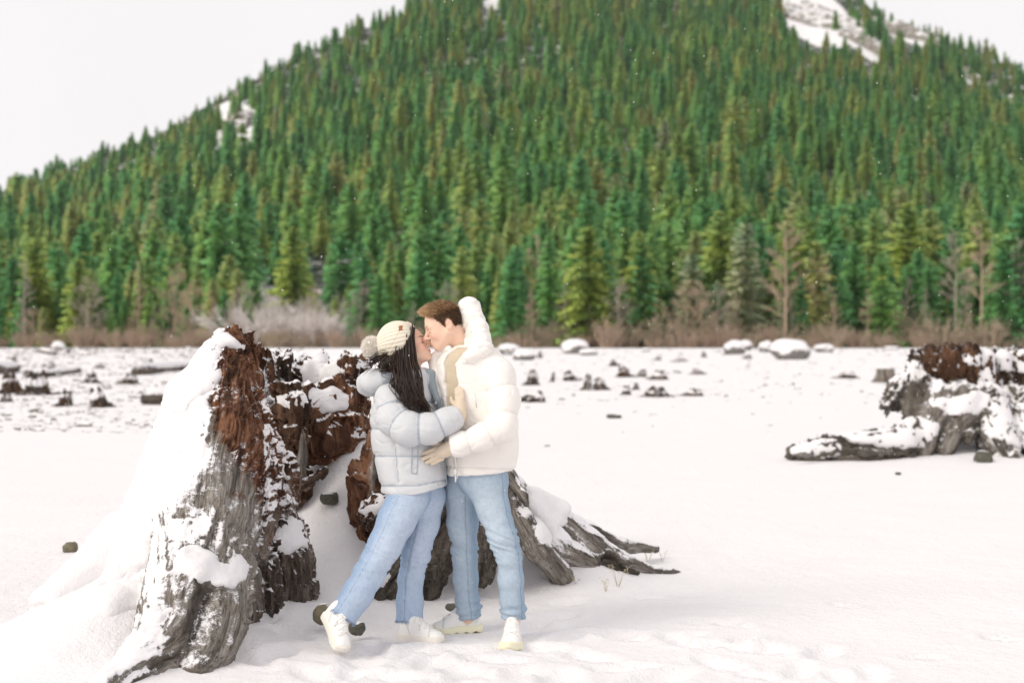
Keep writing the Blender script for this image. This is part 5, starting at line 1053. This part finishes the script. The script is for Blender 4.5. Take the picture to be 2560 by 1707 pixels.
build_body(WOM, frw, True, w_neck, [[(W(1015, 985, 7.55), .11), (W(1020, 1080, 7.55), .105), (W(1030, 1190, 7.55), .125)], [(W(990, 990, 7.48), .05), (W(1000, 990, 7.63), .05)]],
           [shrink(warm_n, .55), shrink(warm_f, .55), shrink(wleg_n, .62), shrink(wleg_f, .62), cp((856, 1541, 7.23, .035), (840, 1550, 7.23, .033), (856, 1600, 7.15, .022)), cp((1024, 1551, 7.55, .035), (1022, 1572, 7.54, .033), (1065, 1583, 7.5, .022))], [whand_n, whand_f])
jeans(WOM, [wleg_n, wleg_f], M_JEANW, [(W(1032, 1150, 7.56), .11), (W(1035, 1205, 7.56), .115)], 51, .010, [((.5, -.9, 0), .62, (-.45, -.9, -.15)), ((.5, -.85, 0), .55, (-.35, -1, 0))], ray=True)
fr_ = MB(); r_ = np.random.default_rng(8)
for c in (wleg_n, wleg_f):            # frayed raw hems
    e, rr = c[-1]; ax_ = nrm(e - c[-2][0]); e1 = nrm(np.cross(ax_, A(0, 1, 0))); e2 = np.cross(ax_, e1)
    for k in range(150):
        a = r_.uniform(0, 6.283); p = e + (e1 * math.cos(a) + e2 * math.sin(a)) * rr * .99; d = nrm(ax_ + r_.normal(0, .5, 3)); fr_.tube([p - ax_ * .004, p + d * r_.uniform(.006, .016)], [.0016, .0008], 3, cap=False)
v, fc, _ = fr_.arr(); part('frayed_hem', v, fc, M_JEANW, WOM, [o for o in WOM.children if o.name.startswith('jeans')][0])['kind'] = 'stuff'
# shoes: right foot lifted on its toe, left foot flat
heel = W(812, 1538, 7.285); toe = W(848, 1622, 7.13); shoe(WOM, heel, toe - heel, (.52, -.50, .55), .268, M_SOLEW, .040, .052, tall=1.15)
shoe(WOM, A(W(998, 1580, 7.52)[0], 7.53, -.012), (.90, -.42, 0), (0, 0, 1), .265, M_SOLEW, .044, .052, tall=1.15)
# fleece, jacket
wopen = cp((1082, 925, 7.44, .020), (1086, 965, 7.43, .024), (1100, 1010, 7.44, .026), (1110, 1060, 7.45, .024), (1117, 1120, 7.46, .016), (1124, 1240, 7.46, .016))
V, Fq = mesh_sdf(lambda P: smax(smax(loft(P, *wt_z) + .020, P[:, 2] - W(0, 935, yw)[2], .02), W(0, 1205, yw)[2] - P[:, 2], .02), A(W(920, 0, yw)[0], yw - .24, W(0, 1230, yw)[2]), A(W(1130, 0, yw)[0], yw + .24, W(0, 915, yw)[2]), .009); part('fleece', V, Fq, M_CREAM, WOM)
def f_wtorso(P):
    d = loft(P, *wt_z); hem = W(0, 1229, yw)[2] + .036 * sst(W(1030, 0, yw)[0], W(1120, 0, yw)[0], P[:, 0])
    return smax(smax(d, hem - P[:, 2], .010), P[:, 2] - W(0, 918, yw)[2], .03)
def f_warm(P): return np.minimum(cut_end(chain(P, warm_n, .05), P, warm_n[-1][0], warm_n[-1][0] - warm_n[-2][0]), cut_end(chain(P, warm_f, .05), P, warm_f[-1][0], warm_f[-1][0] - warm_f[-2][0]))
def f_wjacket(P): return smin(smax(f_wtorso(P), -chain(P, wopen, .02), .01), f_warm(P), .020)
lo, hi = cbox([warm_n, warm_f]); lo = np.minimum(lo, A(W(915, 0, yw)[0], yw - .26, W(0, 1245, yw)[2])); hi = np.maximum(hi, A(W(1130, 0, yw)[0], yw + .26, W(0, 905, yw)[2]))
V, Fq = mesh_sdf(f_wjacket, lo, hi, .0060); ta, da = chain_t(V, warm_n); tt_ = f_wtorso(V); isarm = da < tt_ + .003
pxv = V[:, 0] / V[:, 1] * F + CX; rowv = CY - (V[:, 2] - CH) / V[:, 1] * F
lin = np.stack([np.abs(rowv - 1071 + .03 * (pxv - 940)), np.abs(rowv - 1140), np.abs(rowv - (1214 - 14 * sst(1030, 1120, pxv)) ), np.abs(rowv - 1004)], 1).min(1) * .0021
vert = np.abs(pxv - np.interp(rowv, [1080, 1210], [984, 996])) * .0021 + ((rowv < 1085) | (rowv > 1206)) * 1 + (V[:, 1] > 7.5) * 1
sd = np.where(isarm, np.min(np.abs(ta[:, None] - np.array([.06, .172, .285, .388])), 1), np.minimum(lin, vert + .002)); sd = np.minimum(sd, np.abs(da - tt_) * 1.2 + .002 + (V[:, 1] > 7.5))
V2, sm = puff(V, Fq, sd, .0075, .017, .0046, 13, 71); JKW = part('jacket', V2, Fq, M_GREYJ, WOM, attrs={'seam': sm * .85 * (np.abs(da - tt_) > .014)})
whood = cp((1006, 934, 7.46, .032), (965, 940, 7.435, .050), (930, 952, 7.475, .058), (922, 960, 7.56, .062), (932, 952, 7.66, .058), (970, 938, 7.70, .05), (1015, 930, 7.69, .035)); whin = cp((985, 945, 7.50, .06), (960, 950, 7.56, .06), (985, 945, 7.62, .06))
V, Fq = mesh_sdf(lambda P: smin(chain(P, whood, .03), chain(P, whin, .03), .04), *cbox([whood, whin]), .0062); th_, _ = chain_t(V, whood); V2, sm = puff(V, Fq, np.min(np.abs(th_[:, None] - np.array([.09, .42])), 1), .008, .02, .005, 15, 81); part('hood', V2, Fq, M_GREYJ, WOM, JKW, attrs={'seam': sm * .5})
wc = cp((1062, 932, 7.475, .020), (1076, 935, 7.50, .022), (1080, 965, 7.455, .018), (1093, 1000, 7.438, .014), (1108, 1040, 7.446, .010)); V, Fq = mesh_sdf(lambda P: chain(P, wc, .02) + .003 * fbm(P * 20, 2, 3), *cbox([wc]), .005); part('collar_lining', V, Fq, M_LINING, WOM, JKW)
zp = MB(); zp.tube([W(1072, 925, 7.44), W(1076, 970, 7.425), W(1092, 1012, 7.415)], .0035, 5); zp.tube([W(1110, 1130, 7.44), W(1113, 1165, 7.44), W(1117, 1210, 7.445)], .0035, 5); v, fc, _ = zp.arr(); tag(part('zipper', v, fc, M_LINING, WOM, JKW), kind=None)
pk = MB()
for a_, c_ in (((1031, 1112), (1028, 1182)), ((1046, 1112), (1042, 1183)), ((1028, 1182), (1042, 1183))):
    pp = []
    for t in np.linspace(0, 1, 9):
        x = a_[0] + (c_[0] - a_[0]) * t; y = a_[1] + (c_[1] - a_[1]) * t; Yv = np.linspace(7.2, 7.5, 200); Q = np.stack([(x - CX) / F * Yv, Yv, CH - (y - CY) / F * Yv], -1); k_ = np.argmax(f_wjacket(Q) < 0.002); pp.append(W(x, y, Yv[k_]))
    pk.tube(pp, .0019, 5)
v, fc, _ = pk.arr(); part('pocket_welt', v, fc, M_STITCH, WOM, JKW)
for hd in (whand_n, whand_f):
    V, Fq = mesh_sdf(lambda P: hand_sdf(P, *hd), *cbox([hd[0], hd[2]] + hd[1], .02), .0036); part('glove', V, Fq, M_GLOVE, WOM)
# hat
hc = W(996, 852, 7.565); brim = W(1019, 857, 7.565); bn = nrm(A(-81, 0, 43)); ha = nrm(W(938, 868, 7.565) - W(1030, 840, 7.565))
e1 = nrm(np.cross(ha, A(0, 1, 0))); e2 = A(0, 1, 0)
def f_hat(P):
    d = ell(P, hc, (.106, .098, .100)); d = smin(d, ell(P, W(972, 872, 7.565), (.055, .06, .055)), .05); q = P - hc; al = q @ ha; th = np.arctan2(q @ e2, q @ e1); rib = np.abs(np.sin(th * 15 + 1.2 * al * 8)) ** .6
    cuff = (P - brim) @ bn; d = d - .004 * rib - .006 * sst(.062, .056, cuff) - .004
    return smax(smax(d, -cuff, .008), -(ell(P, Ow + A(-.012, 0, .035) @ Mw * .93, (.088, .070, .076))), .004)
V, Fq = mesh_sdf(f_hat, hc - .15, hc + .15, .0038); q = V - hc; th = np.arctan2(q @ e2, q @ e1); al = q @ ha; HAT = part('beanie', V, Fq, M_BEANIE, WOM, attrs={'seam': sst(.42, .12, np.abs(np.sin(th * 15 + 1.2 * al * 8))) * .75 + .6 * np.exp(-(((V - brim) @ bn - .060) / .0035) ** 2)})
pc = W(931, 868, 7.565); pb = MB(); r_ = np.random.default_rng(3); 
d_ = r_.normal(0, 1, (1900, 3)); d_ /= np.linalg.norm(d_, axis=1, keepdims=True); d2 = d_ + r_.normal(0, .30, d_.shape) + A(0, 0, -.12); d2 /= np.linalg.norm(d2, axis=1, keepdims=True); l = r_.uniform(.016, .030, len(d_))
p = pc + d_ * A(.040, .042, .044); pb.strands(np.stack([p, p + d2 * (l * .6)[:, None], p + d2 * l[:, None] + A(0, 0, -.003)], 1), [.0020, .0014, .0003], np.clip(l / .04 * .8 + r_.normal(0, .12, len(l)), 0, 1))
V, Fq = mesh_sdf(lambda P: np.linalg.norm(P - pc, axis=1) - .047 - .006 * fbm(P * 60, 2, 2), pc - .07, pc + .07, .006); pb.add(V, Fq, .8); v, fc, a_ = pb.arr(); part('pompom', v, fc, M_FUR, WOM, HAT, attrs={'shade': a_})
def hat_pt(px, py):
    Yv = np.linspace(7.40, 7.6, 300); Q = np.stack([(px - CX) / F * Yv, Yv, CH - (py - CY) / F * Yv], -1); k = np.argmax(f_hat(Q) < 0); return W(px, py, Yv[k])
c4 = [hat_pt(997, 816), hat_pt(1006, 815), hat_pt(1005, 826), hat_pt(997, 827)]; nn = nrm(np.cross(c4[1] - c4[0], c4[3] - c4[0])); nn = nn if nn[1] < 0 else -nn
Vp = np.array([p + nn * .006 for p in c4] + [p - nn * .004 for p in c4]); Fp = np.array([(0, 1, 2, 3), (4, 7, 6, 5), (0, 4, 5, 1), (1, 5, 6, 2), (2, 6, 7, 3), (3, 7, 4, 0)]); part('leather_patch', Vp, Fp, M_PATCH, WOM, HAT, smooth=False)
# long hair
hb = MB(); r_ = np.random.default_rng(17)
def lock(pts_, r0, n=16, wav=.006, sh=.3, ph0=0):
    P = np.array([W(*p) for p in pts_]); t = np.linspace(0, 1, len(P)); u = np.linspace(0, 1, n * 2); C = np.stack([np.interp(u, t, P[:, k]) for k in range(3)], -1)
    for _ in range(3): C[1:-1] = (C[:-2] + 2 * C[1:-1] + C[2:]) / 4
    wav = wav * 1.7; ph = ph0 + r_.normal(0, .55); C[:, 0] += wav * u ** 1.2 * np.sin(u * 15 + ph); C[:, 1] += wav * .7 * u * np.cos(u * 15 + ph)
    hb.tube(C, r0 * np.interp(u, [0, .3, .8, 1], [.7, 1, .75, .08]), 5, a=sh)
def bunch(path, n, spread, r0, wav, endspread=1.0):
    bph = r_.uniform(0, 6.28)
    for k in range(int(n * 2.2)):
        j = r_.normal(0, 1, 3); gph = r_.uniform(-.5, .5); lock([(x - 8 * (i < 4) + j[0] * spread[0] * (.6 + .4 * endspread * i / len(path)), y + j[1] * spread[1] + (r_.uniform(-25, 10) if i == len(path) - 1 else 0), Y + j[2] * .010) for i, (x, y, Y) in enumerate(path)], r0 * r_.uniform(.35, .75), 14, wav * r_.uniform(.5, 1.3), float(np.clip(.3 + r_.normal(0, .22), 0, 1)), bph)
bunch([(1040, 822, 7.500), (1036, 850, 7.487), (1042, 885, 7.480), (1046, 920, 7.450), (1048, 960, 7.395), (1056, 1000, 7.355), (1066, 1040, 7.335)], 34, (4, 5), .0050, .008)
bunch([(1026, 845, 7.482), (1024, 880, 7.475), (1026, 915, 7.425), (1030, 950, 7.37), (1038, 985, 7.35), (1054, 1015, 7.325), (1062, 1036, 7.315)], 30, (7, 6), .0050, .010)
bunch([(1012, 870, 7.480), (1008, 895, 7.470), (1008, 925, 7.395), (1006, 955, 7.355), (1016, 985, 7.345), (1030, 1005, 7.320), (1042, 1022, 7.305)], 34, (8, 7), .0050, .013)
bunch([(1000, 885, 7.480), (1000, 905, 7.465), (1005, 935, 7.380), (1002, 960, 7.345), (1012, 990, 7.330), (1022, 1015, 7.310)], 22, (8, 5), .0048, .014)
bunch([(990, 892, 7.49), (972, 896, 7.462), (962, 908, 7.395), (970, 922, 7.372), (962, 926, 7.37)], 18, (8, 5), .0045, .010)
bunch([(985, 892, 7.49), (955, 893, 7.465), (938, 903, 7.41), (926, 922, 7.39)], 14, (7, 5), .0040, .008)
bunch([(1000, 890, 7.475), (985, 905, 7.405), (975, 918, 7.375), (990, 925, 7.365)], 14, (8, 6), .0045, .010)
def f_back(P): return smax(ell(P, Ow + A(-.02, 0, .01) @ Mw * .93, (.100, .080, .100)), (P - W(1036, 866, 7.565)) @ nrm(A(1, 0, .25)), .01)
V, Fq = mesh_sdf(f_back, Ow - .14, Ow + .14, .006); hb.add(V, Fq, .15); v, fc, a_ = hb.arr(); part('hair', v, fc, M_HAIRW, WOM, attrs={'shade': a_})
face_lines(WOM, frw, True, M_HAIRW)
print('woman', time.time() - T0)
# ---- litter of sticks and clods over the far field
def m_litter():
    b = NB('field_litter'); o = b.obj(); g = b.gen(); s = b.n('ShaderNodeSeparateXYZ', {'Vector': g.outputs['Normal']}); n = b.noise(o, 2.0, 4)
    f = b.ramp(b.math('ADD', s.outputs['Z'], b.math('MULTIPLY', b.math('SUBTRACT', n, .5), 1.0)), [(.48, 0.0), (.62, 1.0)])
    return b.fin(b.mix(f, b.mix(n, (.05, .04, .03), (.22, .18, .13)), SNOWC), .9, .1)
r_ = np.random.default_rng(77); lt = MB(); ico = np.array([(1, 0, 0), (-1, 0, 0), (0, 1, 0), (0, -1, 0), (0, 0, 1), (0, 0, -.6), (.6, .6, .5), (-.6, .6, .5), (.6, -.6, .5), (-.6, -.6, .5)], float)
icf = np.array([(4, 6, 7), (4, 7, 9), (4, 9, 8), (4, 8, 6), (6, 2, 7), (7, 1, 9), (9, 3, 8), (8, 0, 6), (0, 2, 6), (2, 1, 7), (1, 3, 9), (3, 0, 8), (0, 5, 2), (2, 5, 1), (1, 5, 3), (3, 5, 0)])
for i in range(3000):
    py = 872 + 210 * r_.random() ** 1.5; px = r_.uniform(-20, 760) if r_.random() < .62 else r_.uniform(1250, 2580)
    if px > 1250 and py > 1010 and r_.random() < .8: continue
    Y = CH * F / (py - CY); c = W(px, py, Y); c[2] = float(ground_z(A(c[0]), A(c[1]))[0]); sz = r_.triangular(1.5, 3.5, 16) * Y / F * (.9 if py < 960 else 1.0) * (.6 if px > 1250 else 1)
    st = A(r_.uniform(.8, 2.6), r_.uniform(.6, 1.4), r_.uniform(.35, 1.0)) * sz * .55; a = r_.uniform(0, 3.14); V = ico * st * r_.uniform(.7, 1.3, ico.shape); ca, sa = math.cos(a) * .3 + .95, math.sin(a) * .3
    lt.add(np.stack([V[:, 0] * ca - V[:, 1] * sa, V[:, 0] * sa + V[:, 1] * ca, V[:, 2] + st[2] * .12], -1) + c, icf)
v, fc, _ = lt.arr(); tag(solo('field_litter', v, fc, m_litter(), smooth=False), 'scattered snowy sticks and clods over the far snowfield', 'debris', kind='stuff')
# ---- dry weeds
M_WEED = m_bark('dry_weed', (.44, .38, .24), (.62, .55, .40))
for (px, py, h, n, lab) in [(1545, 1482, .13, 7, 'tallest dry weed in the snow right of the roots'), (1515, 1490, .07, 5, 'low dry weed just left of the tallest weed'), (1455, 1460, .10, 6, 'dry weed at the tip of the front root'), (1620, 1402, .10, 5, 'dry weed above the end of the long root'), (1205, 1432, .12, 9, 'rusty dry weed between the man\'s legs'), (1440, 1485, .05, 4, 'tiny dry weed below the front root'), (1655, 1405, .08, 4, 'dry weed right of the long root\'s tip'), (1130, 1466, .06, 5, 'small dry weed left of the man\'s rear leg')]:
    Y = CH * F / (py - CY); c = W(px, py, Y); c[2] = float(ground_z(A(c[0]), A(c[1]))[0]); m = MB()
    for k in range(n):
        a = r_.uniform(0, 6.28); t = c + A(math.cos(a) * h * .45, math.sin(a) * h * .4, h * r_.uniform(.6, 1.1)); m.tube([c - A(0, 0, .02), (c + t) / 2 + A(0, 0, h * .08), t], [.0012, .0010, .0008], 4)
        for q in range(4):
            p = t + r_.normal(0, .009, 3); m.tube([p - A(0, 0, .003), p, p + A(0, 0, .003)], [.001, .003, .001], 5)
    v, fc, _ = m.arr(); tag(solo('dry_weed', v, fc, M_WEED, c), lab, 'weed', 'dry weeds in the snow')
# ---- falling snow
M_FLAKE = m_snow('snowflake', 1.0, 0.0); fk = MB(); oc = np.array([(1, 0, 0), (-1, 0, 0), (0, 1, 0), (0, -1, 0), (0, 0, 1), (0, 0, -1)], float); of = np.array([(0, 2, 4), (2, 1, 4), (1, 3, 4), (3, 0, 4), (2, 0, 5), (1, 2, 5), (3, 1, 5), (0, 3, 5)])
for i in range(1500):
    Y = r_.uniform(5.5, 15); px = r_.uniform(-60, 2620); py = r_.uniform(-40, 1500); c = W(px, py, Y)
    if c[2] < .2: continue
    s_ = r_.uniform(.0009, .0022); e = nrm(A(.55, r_.normal(0, .3), 1)); V = oc * s_; V = V + e * (V @ e)[:, None] * r_.uniform(.4, 1.8); fk.add(V + c, of)
v, fc, _ = fk.arr(); tag(solo('falling_snow', v, fc, M_FLAKE, smooth=False), 'small white snowflakes drifting through the air', 'snow', kind='stuff')
# ---- haze: thin winter air
def box_mesh(name, lo, hi):
    V = np.array([(x, y, z) for x in (lo[0], hi[0]) for y in (lo[1], hi[1]) for z in (lo[2], hi[2])], float)
    Fq = np.array([(0, 1, 3, 2), (4, 6, 7, 5), (0, 4, 5, 1), (2, 3, 7, 6), (0, 2, 6, 4), (1, 5, 7, 3)]); return make_mesh(name, V, Fq, smooth=False)
hm = bpy.data.materials.new('haze'); hm.use_nodes = True; ht = hm.node_tree; ht.nodes.clear()
pv = ht.nodes.new('ShaderNodeVolumePrincipled'); ho = ht.nodes.new('ShaderNodeOutputMaterial')
pv.inputs['Color'].default_value = (0.93, 0.95, 0.96, 1); pv.inputs['Density'].default_value = 0.00004; pv.inputs['Anisotropy'].default_value = 0.0
ht.links.new(pv.outputs[0], ho.inputs['Volume'])
hz = obj('haze', box_mesh('haze', (-4200, -120, -60), (4200, 3000, 900)), hm); tag(hz, kind='stuff')
